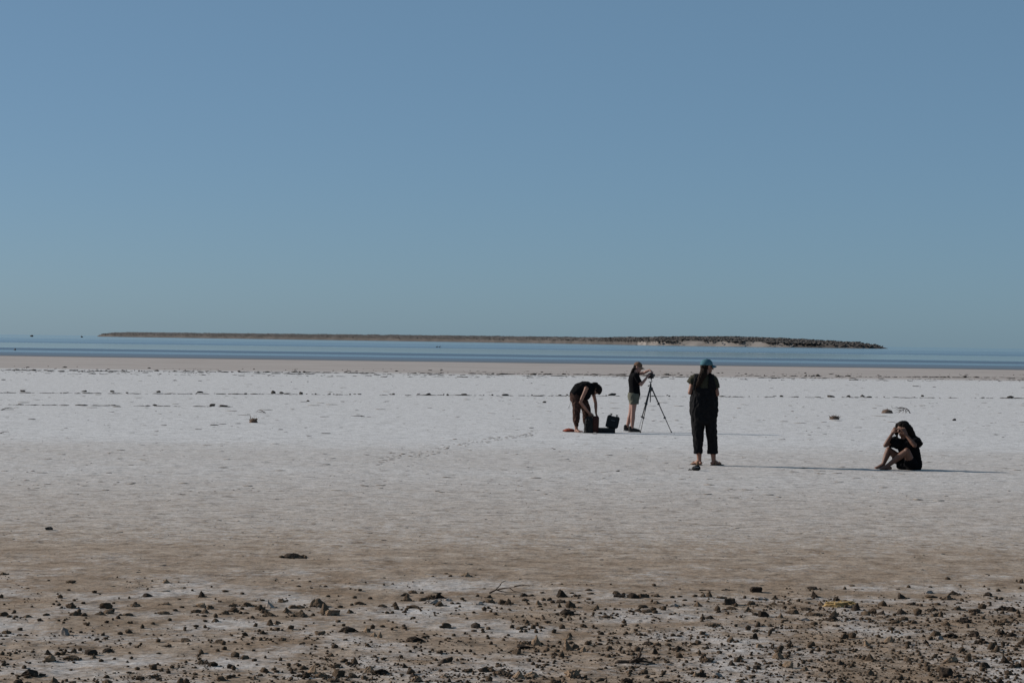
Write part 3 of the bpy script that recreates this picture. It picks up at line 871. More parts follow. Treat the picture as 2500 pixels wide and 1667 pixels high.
solid_ob('centre_column', [capsule(hub + (0, 0, .09), B(632, 903, 0), .0115, .0115)], M_TRIPOD, tp)
bh = solid_ob('ball_head', [capsule(hub + (0, 0, .045), hub + (0, 0, .095), .024, .021), ellipsoid(hub + (0, 0, .122), (.016, .016, .018)), capsule(hub + (0, 0, .125), hub + (0, 0, .15), .007, .007)], M_TRIPOD, tp)
solid_ob('knob', [capsule(hub + (-.02, 0, .075), hub + (-.052, 0, .068), .009, .013), capsule(hub + (-.05, 0, .068), hub + (-.06, 0, .045), .008, .006)], M_TRIPOD, bh)
pl = solid_ob('plate', [box(hub + (-.005, 0, .156), (.062, .045, .016))], M_TRIPOD, tp, bevel=.003)
solid_ob('bracket', chain([hub + (.02, 0, .16), hub + (.03, 0, .17), hub + (.028, 0, .188), hub + (.008, 0, .2)], [.008] * 4, n=8), M_TRIPOD, pl)
cc = np.array([hub[0] + .008, 0, B(0, 385, 0)[2]])
RC = rot('Z', -28) @ rot('X', 12)
W = lambda x, y, z: cc + RC @ np.array([x, y, z])
ca = solid_ob('camera', [box(cc, (.125, .058, .105), RC), box(W(-.048, -.012, -.005), (.032, .075, .10), RC)], M_CAMERA, None, bevel=.014)
solid_ob('viewfinder_hump', [box(W(0, 0, .062), (.055, .055, .032), RC)], M_CAMERA, ca, bevel=.010)
ln = solid_ob('lens', [capsule(W(.012, .03, -.005), W(.012, .10, -.005), .036, .038, n=18)], M_CAMERA, ca)
solid_ob('front_glass', [ellipsoid(W(.012, .132, -.005), (.028, .006, .028), RC)], M_GLASS, ln)
solid_ob('eyepiece', [box(W(0, -.034, .06), (.03, .014, .02), RC)], M_RUBBER, ca, bevel=.004)
solid_ob('dial', [capsule(W(-.045, 0, .055), W(-.045, 0, .064), .012, .012)], M_ALU, ca)
solid_ob('grip_base', [capsule(W(0, 0, -.05), W(0, 0, -.07), .022, .014)], M_CAMERA, ca)
ca.location = (TX, TY, TZ)
tag(ca, 'dark camera mounted on the tripod under the woman\'s hands', 'camera')

# ------------------------------------------------------------------ the bag, the hard case, the red cloth, the pouch
M_CASE = mat('black_plastic', (0.006, 0.006, 0.0063), 0.6, 0.15, 40, 0.1, 200)
M_BAG = mat('black_nylon', (0.007, 0.007, 0.007), 0.75, 0.3, 40, 0.4, 60)
M_MAROON = mat('maroon_nylon', (0.038, 0.009, 0.006), 0.75, 0.25, 40, 0.3, 60)
M_RED = mat('red_cloth', (0.20, 0.042, 0.022), 0.9, 0.35, 18, 0.3, 60)
M_MARK = mat('grey_lettering', (0.12, 0.12, 0.125), 0.6, 0.1)
bag = organic('backpack', [loft([Cc(600, 1468, -.22), Cc(600, 1420, -.22), Cc(605, 1250, -.21), Cc(612, 1120, -.20), Cc(625, 1045, -.19)], [.095, .105, .100, .088, .055], [.085, .095, .09, .08, .05], power=3.2)], M_BAG, None, .008, 2, .6, folded(.008, (14, 14, 14), 1))
solid_ob('front_pocket', [loft([Cc(778, 1440, -.23), Cc(774, 1330, -.23), Cc(780, 1180, -.22), Cc(787, 1060, -.21), Cc(785, 1030, -.20)], [.066, .078, .078, .074, .055], [.055, .065, .062, .055, .035], power=3.0)], M_MAROON, bag)
for (x0, x1) in ((525, 560), (585, 560)):
    solid_ob('strap', chain([Cc(x0 + 20, 1110, -.30), Cc(x0 - 10, 1230, -.325), Cc(x1 - 20, 1340, -.325), Cc(x1, 1420, -.32)], [.014, .016, .013, .010], n=8), M_BAG, bag)
solid_ob('buckle', [box(Cc(540, 1425, -.325), (.035, .02, .05), rot('Y', 20)), box(Cc(470, 1445, -.30), (.05, .015, .018), rot('Y', 10))], M_CASE, bag, bevel=.004)
solid_ob('grab_handle', chain([Cc(690, 1040, -.2), Cc(715, 1018, -.2), Cc(760, 1030, -.2)], [.010] * 3, n=8), M_BAG, bag)
solid_ob('side_zip', [capsule(Cc(690, 1390, -.30), Cc(700, 1090, -.285), .005, .005)], M_CASE, bag)
bag.location = (BX, BY, BZ)
tag(bag, 'dark backpack with a maroon front pocket standing upright beside the open case', 'backpack')

case = empty('hard_case', (BX, BY, BZ))
tag(case, 'open black hard case with its lid standing up', 'case')
RZ = rot('Z', 6)
def tray(c, w, d, h, t=.012):
    c = np.asarray(c, float)
    return [box(c + (0, 0, t / 2), (w, d, t)), box(c + (0, -d / 2 + t / 2, h / 2 + t / 2), (w, t, h - t)), box(c + (0, d / 2 - t / 2, h / 2 + t / 2), (w, t, h - t)), box(c + (-w / 2 + t / 2, 0, h / 2 + t / 2), (t, d - 2 * t, h - t)), box(c + (w / 2 - t / 2, 0, h / 2 + t / 2), (t, d - 2 * t, h - t))]
cb = Cc(1050, 1474, -.05)
solid_ob('base', tray(cb, .42, .30, .125), M_CASE, case, bevel=.006)
RL = rot('Y', 12) @ rot('X', -14)
lc = Cc(1238, 1172, .09)
def lid_outline(s=1.0):
    w, h = .142 * s, .137 * s
    c = .032
    return [(-w, -h), (w - c, -h), (w, -h + c), (w, h - c), (w - c, h), (w - .075, h), (w - .085, h - .012), (-w + .085, h - .012), (-w + .075, h), (-w + c, h), (-w, h - c)]
lo_ = lid_outline()
lv = [lc + RL @ np.array([x, y0, z]) for y0 in (-.03, .03) for x, z in lo_]
n_ = len(lo_)
lid = mesh_ob('lid', lv, [tuple(range(n_)), tuple(range(2 * n_ - 1, n_ - 1, -1))] + [(i, i + n_, (i + 1) % n_ + n_, (i + 1) % n_) for i in range(n_)], M_CASE, case)
bm_ = lid.modifiers.new('bevel', 'BEVEL'); bm_.width = .008; bm_.segments = 2; bm_.limit_method = 'ANGLE'; bake(lid, False)
for k in (-1, 1):
    c_ = lc + RL @ np.array([.066 * k, 0, .150])
    solid_ob('latch', [box(c_, (.026, .02, .03), RL), box(c_ + RL @ np.array([0, 0, .02]), (.055, .022, .012), RL)], M_CASE, lid, bevel=.003)
solid_ob('rib', [box(lc + RL @ np.array([0, -.034, .0]), (.235, .012, .012), RL)], M_CASE, lid, bevel=.003)
solid_ob('name_plate', [box(lc + RL @ np.array([0, -.0335, .022]), (.085, .006, .012), RL)], M_MARK, lid, bevel=.001)
solid_ob('hinge', [capsule(lc + RL @ np.array([-.10, .02, -.14]), lc + RL @ np.array([.08, .02, -.14]), .010, .010)], M_CASE, lid)
solid_ob('handle', chain([cb + (-.07, -.155, .085), cb + (-.06, -.172, .06), cb + (.06, -.172, .06), cb + (.07, -.155, .085)], [.008] * 4, n=8), M_CASE, case)

def crumple(co, no):
    return .012 * perlin(co * 16) + .008 * perlin(co * 34)
cl = organic('red_cloth', [loft([Cc(-55, 1425, .15), Cc(20, 1418, .15), Cc(110, 1410, .15), Cc(210, 1412, .15), Cc(270, 1424, .15)], [.05, .12, .14, .12, .05], [.012, .03, .045, .036, .012], side=(0, 1, 0)), loft([Cc(230, 1430, .15), Cc(350, 1432, .15), Cc(480, 1436, .15)], [.05, .055, .04], [.012, .018, .012], side=(0, 1, 0))], M_RED, None, .007, 1, .5, crumple)
cl.location = (BX, BY + .25, BZ - .01)
tag(cl, 'crumpled rust red cloth lying behind the bending woman\'s feet', 'cloth')

x_, y_ = at(1699.5, 1148.5); z_ = float(ground_z(x_, y_)[0])
po = organic('pouch', [ellipsoid((0, 0, .032), (.062, .05, .036)), ellipsoid((.02, .01, .055), (.036, .036, .026)), ellipsoid((-.03, 0, .028), (.03, .03, .026))], M_BAG, None, .005, 1, .6, folded(.008, (28, 28, 28), 4))
solid_ob('strap', chain([(-.05, -.01, .02), (-.075, -.01, .012), (-.10, -.015, .016), (-.12, -.01, .008)], [.010, .008, .011, .005], n=8), M_BAG, po)
solid_ob('zip', chain([(-.03, -.045, .045), (.0, -.05, .052), (.035, -.042, .05)], [.003] * 3, n=6), M_ALU, po)
po.location = (x_, y_, z_)
tag(po, 'small black pouch lying on the salt by the standing woman\'s feet', 'pouch')
# ------------------------------------------------------------------ clods and stones, read off the photograph and set on the ground
M_CLOD = mat('dried_mud_clod', (0.098, 0.070, 0.049), 0.97, 0.4, 30.0, 0.9, 90, spec=0.05, rnd=0.3)
M_CLOD_TAN = mat('tan_mud_clod', (0.215, 0.152, 0.104), 0.97, 0.35, 30.0, 0.8, 90, spec=0.05, rnd=0.15)
M_CLOD_PALE = mat('salt_dusted_clod', (0.27, 0.235, 0.21), 0.97, 0.4, 26.0, 0.8, 90, spec=0.05, rnd=0.15)
M_CLOD_DARK = mat('dark_mud_clod', (0.048, 0.036, 0.028), 0.97, 0.4, 30.0, 0.9, 90, spec=0.05, rnd=0.3)
M_DEBRIS = mat('dark_weed_and_shade', (0.045, 0.038, 0.032), 0.95, 0.4, 12.0)  # dark weed; in the strand lines it also paints ledge shade
M_FLAKE = mat('crust_flake', (0.20, 0.165, 0.135), 0.97, 0.35, 6.0)

RAW = {
 'A': (4.052, 0, 1280, """25,500,80,30 480,562,40,15 695,587,85,32 1640,590,75,40,t 680,652,50,25 1445,722,80,38,d 1990,718,65,60,d 1775,745,45,22 820,787,55,37 690,845,100,58
 720,905,70,45 770,906,75,55 835,908,70,30 1040,838,110,55 980,900,90,40 1060,888,90,38 30,908,80,45 85,915,60,30 160,918,70,30 245,922,80,32 460,905,80,28 385,958,45,42 1055,970,50,42 1255,908,95,25
 1335,815,95,35 1635,797,80,30 1795,822,60,25 1610,887,110,35 1735,857,60,35 1680,945,50,45,s 1510,980,60,30 850,993,70,30 880,980,30,30 635,1090,75,78,p 695,1058,40,28 800,1065,55,35 50,1075,75,45 60,1100,50,22 190,1085,70,18 260,1090,60,20
 1045,1120,60,30 1565,1150,50,45 1830,1150,85,35 690,1170,100,18 1645,1210,80,30 325,1255,50,32 155,1270,45,28 475,1285,75,55,d 480,1355,110,65,t 720,1262,55,45 890,1280,105,52,d 920,1320,70,45 1000,1350,55,35 1065,1252,95,42,d
 700,1335,130,40 1300,1320,55,38 1130,1330,40,30 20,1280,50,38 270,1505,180,80,d 170,1565,90,48,d 530,1560,70,60 1530,1515,110,48 1990,1370,70,40 1570,1265,60,25 660,1545,50,45 1380,1530,70,40"""),
 'B': (4.652, 400, 1330, """1455,150,210,58,d 2225,527,72,40,d 1130,302,35,12 1535,388,35,15 1530,480,70,22 700,543,80,28 895,565,60,40 1115,633,70,25 1340,648,95,40 415,705,100,50,t 525,725,80,52 940,700,130,52 1200,712,100,80,p 780,700,90,45
 360,770,110,46 455,775,100,48 450,810,100,30 690,785,100,45 790,760,110,60 1085,735,110,60 1140,765,80,45 1175,800,140,60 870,770,80,33 940,772,70,30 1005,825,60,40 1460,712,95,40 1545,710,90,36 1400,765,95,60 1520,805,190,85 1750,700,170,100 1810,770,130,110 1915,798,140,70,t 1865,590,60,28 2165,607,65,38,d 2220,675,110,30 2000,700,70,35
 2115,765,80,50 575,870,80,40 470,865,70,35 1200,905,70,70 1280,893,90,45 1980,870,70,40 360,920,70,40 2090,990,150,65,d 1770,1015,110,50 880,1065,40,32 1100,1078,45,38 620,1105,90,48 1340,1095,80,40 440,1105,35,28 1580,1115,60,25 1640,1045,50,28 610,1200,60,40 400,1240,60,35 910,1295,100,45 455,1340,100,45,d
 545,1372,110,52,d 750,1395,70,48,d 1885,1280,90,45 2165,1355,90,80 1745,1360,70,42 1690,1450,110,90,t 1585,1500,160,60,d 1790,1505,120,55 1975,1490,130,90 2140,1500,100,55 1910,1545,120,45 1940,1390,110,45 1020,1525,60,58,t 640,1535,100,55 190,1567,90,70 1275,1445,70,38 330,1520,45,40 2030,1200,50,30 1665,1245,45,35"""),
 'C': (5.2267, 800, 1400, """1080,250,95,45 1200,250,80,40 1440,245,50,28 985,290,100,45 1425,322,120,75,d 1525,350,100,40,p 1300,330,130,60 1010,350,110,90 540,325,75,45 1340,390,140,60,p 1430,410,110,60 1215,355,90,45 860,410,80,65 1090,435,150,35 1590,385,90,30 1665,385,80,28 1715,330,80,40
 700,425,100,40 755,495,90,40 830,498,70,42 1910,285,65,40 2045,310,100,40 2070,370,120,55 2230,380,90,60 2310,392,110,75 1920,392,110,40,p 2050,440,50,50 2215,445,60,32 2000,197,60,25 1340,45,60,22 1570,45,70,30 1750,45,110,55,t 1885,33,40,20 1515,15,50,20 1635,437,60,20 490,745,80,80,t 580,800,80,60,t 655,822,70,75,t
 1115,870,180,70,d 820,705,60,50,d 870,680,60,38 985,692,70,45 1510,690,110,65 1890,690,110,65,d 1870,730,80,35,p 1265,795,80,28,d 1770,580,70,38 1820,840,60,32 1110,945,90,40 1050,1000,60,40 1195,990,40,55,s 1645,995,60,40 1820,995,70,45 1750,985,50,30 1385,1110,80,40 1480,1145,110,55,d 990,1205,80,60,d 1045,1230,45,50
 1710,1105,60,35 1720,1150,80,22,d 2190,1180,90,45 670,1290,190,80,d 530,1260,110,90,t 470,1345,90,60 550,1350,100,55 1100,1330,110,55,d 2000,1260,150,60,d 1780,1255,120,45 1500,1330,150,55,t 2230,1300,180,75 1130,1390,130,80,t 1780,1385,60,60 2030,1325,70,35 1300,1000,70,50"""),
 'D': (5.8725, 1250, 1400, """185,330,120,55,d 200,385,110,45 230,437,70,50,d 720,335,140,105,d 285,322,90,35 855,285,90,35 960,320,65,35 430,285,100,30 450,385,80,55 545,375,90,45 390,450,90,70,t 590,425,90,45 700,430,140,50,d 850,490,140,100 785,590,180,80,d 1200,512,85,70 1340,512,60,45 1265,572,90,45 1335,570,40,35
 1360,628,140,40 980,655,45,60 1100,245,100,35 1130,290,120,35 1500,300,100,50 1540,345,140,35,d 1600,295,70,35 1740,350,150,80,d 1890,340,150,60 2035,180,65,45,d 2075,325,120,50 2300,335,90,45 1895,250,70,22 2005,400,50,55 2090,440,130,50 1690,540,100,45 1890,490,130,38,d 1810,540,110,45 1930,560,140,40 1160,412,50,30 145,607,60,35
 230,745,80,48 345,755,100,40 245,800,65,45 110,800,110,45 415,815,60,38 1065,775,50,38 1170,785,55,28 1620,735,70,42 350,1025,130,145,t 190,1005,130,60 180,1070,190,60,d 810,1100,110,140,t 800,945,130,60,t 900,1075,110,70 860,985,100,45 1010,1125,100,75,t 680,985,60,50 590,1050,80,50 520,965,60,30 65,1150,110,75 720,1185,60,80
 1455,930,60,50,d 1530,1000,80,60,d 1970,1015,140,45,d 2245,970,90,45 2065,1150,90,85,d 1525,1180,60,45,d 1270,1245,75,50 90,1500,150,110,t 280,1490,180,80,t 870,1500,200,120,t 960,1505,80,60,d 1650,1568,160,75,d 640,1568,120,40,d 390,1315,80,25,d 740,1330,60,30 1250,1375,100,30 1690,1430,90,70 2160,1420,50,60 2310,890,90,50 2090,1230,100,45 2230,1280,90,40"""),
 'E': (5.8725, 1600, 1400, """240,335,85,42 350,325,80,30 565,322,95,50 680,330,90,70 770,325,90,80 1455,262,150,80,d 960,355,130,40 1075,440,140,90,d 750,400,90,35 620,470,120,78 425,385,90,38 260,480,150,40,p 410,450,60,35 1275,345,70,60 1520,370,160,50,p 1715,370,80,65 1810,400,120,30 1700,435,100,50 1370,440,120,60 1000,515,100,35 1095,515,120,50 1325,540,80,70
 1650,500,80,38 1440,600,110,45,d 1560,620,140,75,d 1220,620,70,45 780,640,110,50,d 440,650,70,30 665,675,70,30 1800,635,80,75 1985,580,150,65 1975,490,100,45,d 2180,520,150,42,d 2270,610,170,50 2150,670,150,40,p 2285,345,110,95,d 2045,395,80,45 1955,255,60,25 2260,235,140,35,d 2180,420,110,30,p 850,750,150,35 650,860,40,70,s 265,890,80,45 610,915,55,60
 1095,980,110,70 1430,940,80,85,d 190,970,80,42 550,1005,120,32 340,1095,150,70,d 720,1075,110,55 1930,1035,80,85,d 1860,970,50,45 2055,1095,80,55 1500,1060,110,60,t 1640,1160,80,55,d 1770,1225,150,100,t 1890,1195,90,45 1380,1135,60,35 1215,1225,75,70 750,1280,160,70 830,1250,60,45 1105,1325,90,70,d 1455,1370,90,55,d 1910,1350,130,85,t 2055,1320,55,50
 690,1485,150,85,d 590,1480,100,70,t 890,1480,130,60,p 330,1480,70,50 150,1568,160,50 430,1568,80,50 1215,1568,120,55,t 1310,1525,60,40 2140,1400,120,70 150,1270,80,40 400,1320,60,45 1640,1290,100,45"""),
 'F': (5.463, 2150, 1380, """890,185,85,40,d 1440,135,45,15 1815,215,40,50 1885,235,80,60 375,295,60,48,d 230,312,70,22 665,288,75,32 1070,290,38,42 1570,340,75,55 1380,290,50,35 1440,320,50,30 1640,305,60,20 1860,320,70,35,d 640,375,110,40,p 1000,385,130,60 300,440,110,75,d 880,455,150,75 1440,410,110,55,d 1085,465,65,50 680,430,140,35 1540,460,60,45 1605,460,70,50 420,530,120,45,d
 1455,510,80,45 760,525,90,45 295,650,120,75,d 700,615,120,55,d 1040,600,110,65 1265,630,140,60 1670,610,180,80,d 1760,620,100,65,d 1140,775,150,80,d 885,810,130,70 140,725,95,40 200,770,150,40 320,735,110,50 730,680,90,60 805,685,60,70 1690,770,150,55 1590,800,140,40 750,945,120,75 950,965,170,65,d 800,980,100,50,p 1260,960,140,80,d 1370,1045,180,85,d
 1640,930,120,75,d 1760,960,120,65,d 120,1030,110,80,t 610,1050,70,60,d 940,1080,50,45 1095,1145,100,80 1550,1140,85,80 1890,1050,110,90 520,1180,70,70 250,1155,60,45 1175,1265,90,100 950,1280,160,75,t 370,1275,95,55 1290,1335,80,60 1405,1355,120,75,d 1680,1300,130,110,d 1740,1365,90,80,d 1835,1355,90,70 535,1335,60,45 895,1490,160,125,d 1120,1385,80,50
 1720,1450,100,70 1600,1435,60,50 260,1515,130,70 1240,1540,80,70 1060,1530,110,50 540,1545,60,50 1385,1465,60,55 660,1560,70,55"""),
 'G': (5.871, 1950, 1400, """330,450,100,65 550,385,100,60,d 670,395,80,50 830,530,140,110,d 680,495,60,60,t 660,215,55,55,d 775,182,100,28,d 815,222,60,15 410,545,60,40 510,620,120,90 470,685,200,70,d 960,600,120,75 1060,575,120,70 1190,590,130,60,d 680,670,90,50 770,670,90,45 1190,465,80,70 1000,660,90,40 1100,720,50,25 660,930,120,75 320,890,60,25 590,810,60,30
 390,1060,55,60,d 865,955,50,35 805,1000,50,50 760,1040,60,45 985,1030,80,80,t 430,1140,90,50 530,1135,100,50 1030,1245,120,110 890,1210,90,60 440,1200,80,40,d 600,1300,90,70,d 700,1300,70,45,d 790,1275,60,50 945,1325,60,40 730,1350,70,30 1040,1460,90,90 440,1475,60,50 605,1510,45,55 520,1560,60,40"""),
}
STONES = []                       # photograph x of the middle, y of the foot, width, height, colour
for k_, (s_, ox, oy, txt) in RAW.items():
    for e in txt.split():
        q = e.split(',')
        x, y, w, h = (float(v) for v in q[:4])
        STONES.append((ox + x / s_, oy + y / s_, w / s_, h / s_, q[4] if len(q) > 4 else 'm'))
# the lower edge goes on; a few more that the frame cuts off
for x in np.arange(20, 2500, 62.0):
    STONES.append((x + rng.uniform(-22, 22), 1672 + rng.uniform(0, 16), rng.uniform(14, 30), rng.uniform(9, 20), rng.choice(list('mmdt'))))
STONES.sort(key=lambda s: -s[2] * s[3])

def clod_mesh(shape, sub, seed):
    r = np.random.default_rng(seed)
    v, f = ICO[sub]
    p = v.copy()
    for _ in range(9):                                   # break it along flat faces
        n = unit(r.normal(size=3)); d = r.uniform(.5, .86)
        t = p @ n - d
        p -= np.clip(t, 0, None)[:, None] * n
    off = r.uniform(0, 50, 3)
    p *= (1 + .34 * perlin(v * 1.5 + off) + .20 * perlin(v * 3.4 + off) + .13 * perlin(v * 7 + off))[:, None]
    z = p[:, 2]
    if shape == 'cone':
        k = 1 - .62 * np.clip(z + .2, 0, 1); p[:, 0] *= k; p[:, 1] *= k
        p[:, 0] += r.uniform(-.35, .45) * np.clip(z, 0, 1); p[:, 2] = np.where(z > 0, z * 1.3, z)
    elif shape == 'spike':
        k = 1 - .8 * np.clip(z + .3, 0, 1); p[:, 0] *= k; p[:, 1] *= k
        p[:, 0] += r.uniform(-.5, .3) * np.clip(z, 0, 1) ** 2; p[:, 2] = np.where(z > 0, z * 1.8, z)
    elif shape == 'block':
        p[:, 2] = np.clip(z, -.6, .52 + .1 * perlin(v * 2 + off))
    elif shape == 'slab':
        p[:, 2] = z * .7 + .25 * p[:, 0] * r.uniform(-1, 1)
    elif shape == 'cluster':
        k = 1 + .45 * np.abs(perlin(v * 2.6 + off)) * 3 - .3; p *= k[:, None]
    p[:, 2] = np.maximum(p[:, 2], -.42)
    lo, hi = p.min(0), p.max(0)
    p = (p - (lo + hi) / 2) / (hi - lo)
    p[:, 2] -= p[:, 2].min()
    return p, f

SHAPE_WORD = {'cone': 'pointed', 'spike': 'thin upright', 'block': 'blocky', 'slab': 'flat', 'cluster': 'crumbly', 'dome': 'rounded'}
TONE_WORD = {'m': 'brown', 'd': 'dark', 't': 'tan', 'p': 'salt-dusted pale'}
TONE_MAT = {'m': M_CLOD, 'd': M_CLOD_DARK, 't': M_CLOD_TAN, 'p': M_CLOD_PALE}
LANDMARK = [
 (712, 1362, 'large dark lumpy clod lying alone on bare tan sand well behind the stone field', 'lone lumpy clod on the tan sand'),
 (67, 1651, 'big smooth dark boulder on the salt in the lower left corner', 'lower left boulder'),
 (1013, 1566, 'long flat dark stone on a white salt patch left of the middle', 'long flat dark stone'),
 (1310, 1574, 'tall tan cone leaning on crumbled dark clods near the middle', 'tall tan cone'),
 (1388, 1587, 'sunlit orange wedge of dry mud standing on edge', 'orange wedge'),
 (1384, 1500, 'wide dark dome on a white salt patch behind the orange wedge', 'wide dark dome'),
 (1373, 1457, 'tall dark split clod at the back of the field under the tripod', 'tall split clod'),
 (1848, 1445, 'big dark square clod at the back edge of the stone field', 'big square back clod'),
 (1866, 1505, 'wide dark humped clod in front of the big square one', 'dark humped clod'),
 (1783, 1475, 'dark broad clod with a ragged top, nearer than the big square one', 'broad ragged clod'),
 (1706, 1480, 'trapezoid brown clod with a sunlit left side', 'trapezoid clod'),
 (1901, 1609, 'large reddish tan clod standing in the right half of the field', 'reddish tan clod'),
 (1717, 1653, 'big dark clod with a pale crust on the lower edge', 'big dark clod on the lower edge'),
 (2091, 1490, 'large dark clod at the end of the yellow straw lump', 'clod by the straw'),
 (2314, 1653, 'very large dark boulder in the lower right corner', 'lower right boulder'),
 (2401, 1571, 'broad dark stone casting a long shadow near the right edge', 'broad stone near the right edge'),
 (2359, 1522, 'dark dome with a blue shadow among brown crumbs at the right', 'dark dome among the crumbs'),
 (2456, 1492, 'big dark double clod at the right edge of the frame', 'double clod at the right edge'),
 (2205, 1460, 'dark peaked clod with a long shadow at the back right', 'peaked clod at the back right'),
 (2313, 1414, 'small dark clod alone on tan sand beyond the right of the field', 'lone clod beyond the field'),
 (1398, 1655, 'big yellow brown clod with a hollow side on the lower edge', 'big yellow brown clod'),
 (1265, 1655, 'big tan pointed clod on the lower edge left of a twin tan block', 'big tan pointed clod'),
 (1298, 1653, 'wide tan block on the lower edge beside the tan pointed clod', 'wide tan block'),
 (928, 1647, 'large dark sprawling clod on the lower edge left of the middle', 'large sprawling clod'),
 (789, 1495, 'ribbed upright clod in the cluster left of the middle', 'ribbed upright clod'),
 (812, 1501, 'two-toned tan block beside the ribbed upright clod', 'two-toned tan block'),
 (727, 1503, 'broad peaked clod in front of the left cluster', 'broad peaked clod'),
 (658, 1483, 'pale grey cone at the back of the left cluster', 'pale grey cone'),
 (653, 1502, 'dark wide block in front of the pale grey cone', 'wide block'),
 (256, 1487, 'big dark square block on white salt at the left', 'big square block at the left'),
 (157, 1549, 'tall pale clod with a sunlit side and a long shadow at the left', 'tall pale clod at the left'),
 (220, 1596, 'dark square clod on the big white patch at the left', 'square clod on the white patch'),
 (118, 1614, 'light tan rounded clod on the left white patch', 'light tan clod at the left'),
 (491, 1457, 'dark pointed stone alone at the back of the left field', 'pointed stone at the back left'),
 (878, 1443, 'lone rounded dark clod behind the field left of the branch', 'lone rounded clod'),
 (1073, 1462, 'big dark clod in the central cluster at the back', 'big central cluster clod'),
 (894, 1542, 'tan leaning clod with a ribbed tan neighbour', 'tan leaning clod'),
 (1546, 1460, 'tilted dark slab at the back of the field', 'tilted dark slab'),
 (1597, 1431, 'lone small dark clod on the sand behind the tilted slab', 'lone clod behind the slab'),
 (1089, 1532, 'smooth brown dome on a white patch', 'smooth brown dome'),
 (1162, 1532, 'dark dome above a pale crust near the middle', 'dark dome near the middle'),
 (1183, 1641, 'wide dark dome near the lower edge left of the middle', 'wide dome near the lower edge'),
 (849, 1543, 'wide flat dark clod at the edge of a white patch', 'wide flat dark clod'),
 (1135, 1409, 'striped tan cone alone on the sand behind the field', 'striped cone behind the field'),
 (1658, 1586, 'dark wedge with a sunlit tan side in the right half', 'dark wedge'),
]
rs = np.random.default_rng(21)
small = []
chosen = STONES[:300]
lm_of = {}
for j, (lx, ly, _l, _s) in enumerate(LANDMARK):
    c = [(abs(s[0] - lx) + abs(s[1] - ly) - .25 * s[2], i) for i, s in enumerate(chosen) if i not in lm_of]
    d_, i_ = min(c)
    if d_ < 9: lm_of[i_] = j
entries = []
for i, (sx, sy, w, h, tone) in enumerate(chosen):
    if i in lm_of:
        entries.append([i, LANDMARK[lm_of[i]][2], None, 0]); continue
    a = h / w
    shape = 'spike' if tone == 's' else ('cone' if a > .72 else 'slab' if a < .34 else rs.choice(['cone', 'cone', 'dome', 'dome', 'cluster', 'cluster']))
    entries.append([i, None, str(shape), 0])
def rel(sx, sy):
    best = min(((abs(sx - chosen[k][0]) + 2.2 * abs(sy - chosen[k][1])), k) for k in lm_of)
    k = best[1]; dx = sx - chosen[k][0]; dy = sy - chosen[k][1]
    if abs(dx) > 1.6 * abs(dy): w = 'right of' if dx > 0 else 'left of'
    else: w = 'in front of' if dy > 0 else 'behind'
    return best[0], w, LANDMARK[lm_of[k]][3]
groups_ = {}
for e in entries:
    if e[1]: continue
    sx, sy, w, h, tone = chosen[e[0]]
    tone = 'm' if tone == 's' else tone
    size = 'tiny' if w < 11 else 'small' if w < 16.5 else 'mid-sized' if w < 24 else 'large'
    d, wd, nm = rel(sx, sy)
    groups_.setdefault((f'{size} {SHAPE_WORD[e[2]]} {TONE_WORD[tone]} clod', f'{wd} the {nm}'), []).append((d, e))
ORD = ['nearest', 'second', 'third', 'fourth', 'fifth', 'sixth', 'seventh', 'eighth', 'ninth', 'tenth']
for (desc, where), L_ in groups_.items():
    L_.sort(key=lambda q: q[0])
    for n, (d, e) in enumerate(L_):
        e[1] = f'{desc} {where}' if len(L_) == 1 else f'{ORD[n]} {desc} {where}'
for i, label, shape, _ in entries:
    sx, sy, w, h, tone = chosen[i]
    a = h / w
    if shape is None: shape = 'cone' if a > .62 else 'cluster' if a > .42 else 'dome' if a > .3 else 'slab'
    if i in lm_of:
        for word, s_ in (('dome', 'dome'), ('boulder', 'dome'), ('rounded', 'dome'), ('flat', 'slab'), ('slab', 'slab'), ('cone', 'cone'), ('point', 'cone'), ('peak', 'cone'), ('wedge', 'cone'), ('square', 'block'), ('block', 'block')):
            if word in label.split(' behind ')[0].split(' left ')[0]: shape = s_; break
    if tone == 's': tone = 'm'
    x, y = at(sx, sy)
    pm = px_per_m(y)
    W_ = 1.22 * w / pm; D_ = W_ * rs.uniform(.7, 1.05); H_ = max(.25 * W_, 1.25 * h / pm - .10 * D_)
    v, f = clod_mesh(shape, 4 if w > 24 else 3, 100 + i)
    v = v * np.array([W_, D_, H_ * 1.12])
    y += D_ / 2
    o = mesh_ob('clod', v, f, TONE_MAT[tone])
    o.location = (x, y, float(ground_z(x, y)[0]) - H_ * .2)
    tag(o, label, 'clod', 'dried mud clods scattered over the foreground')

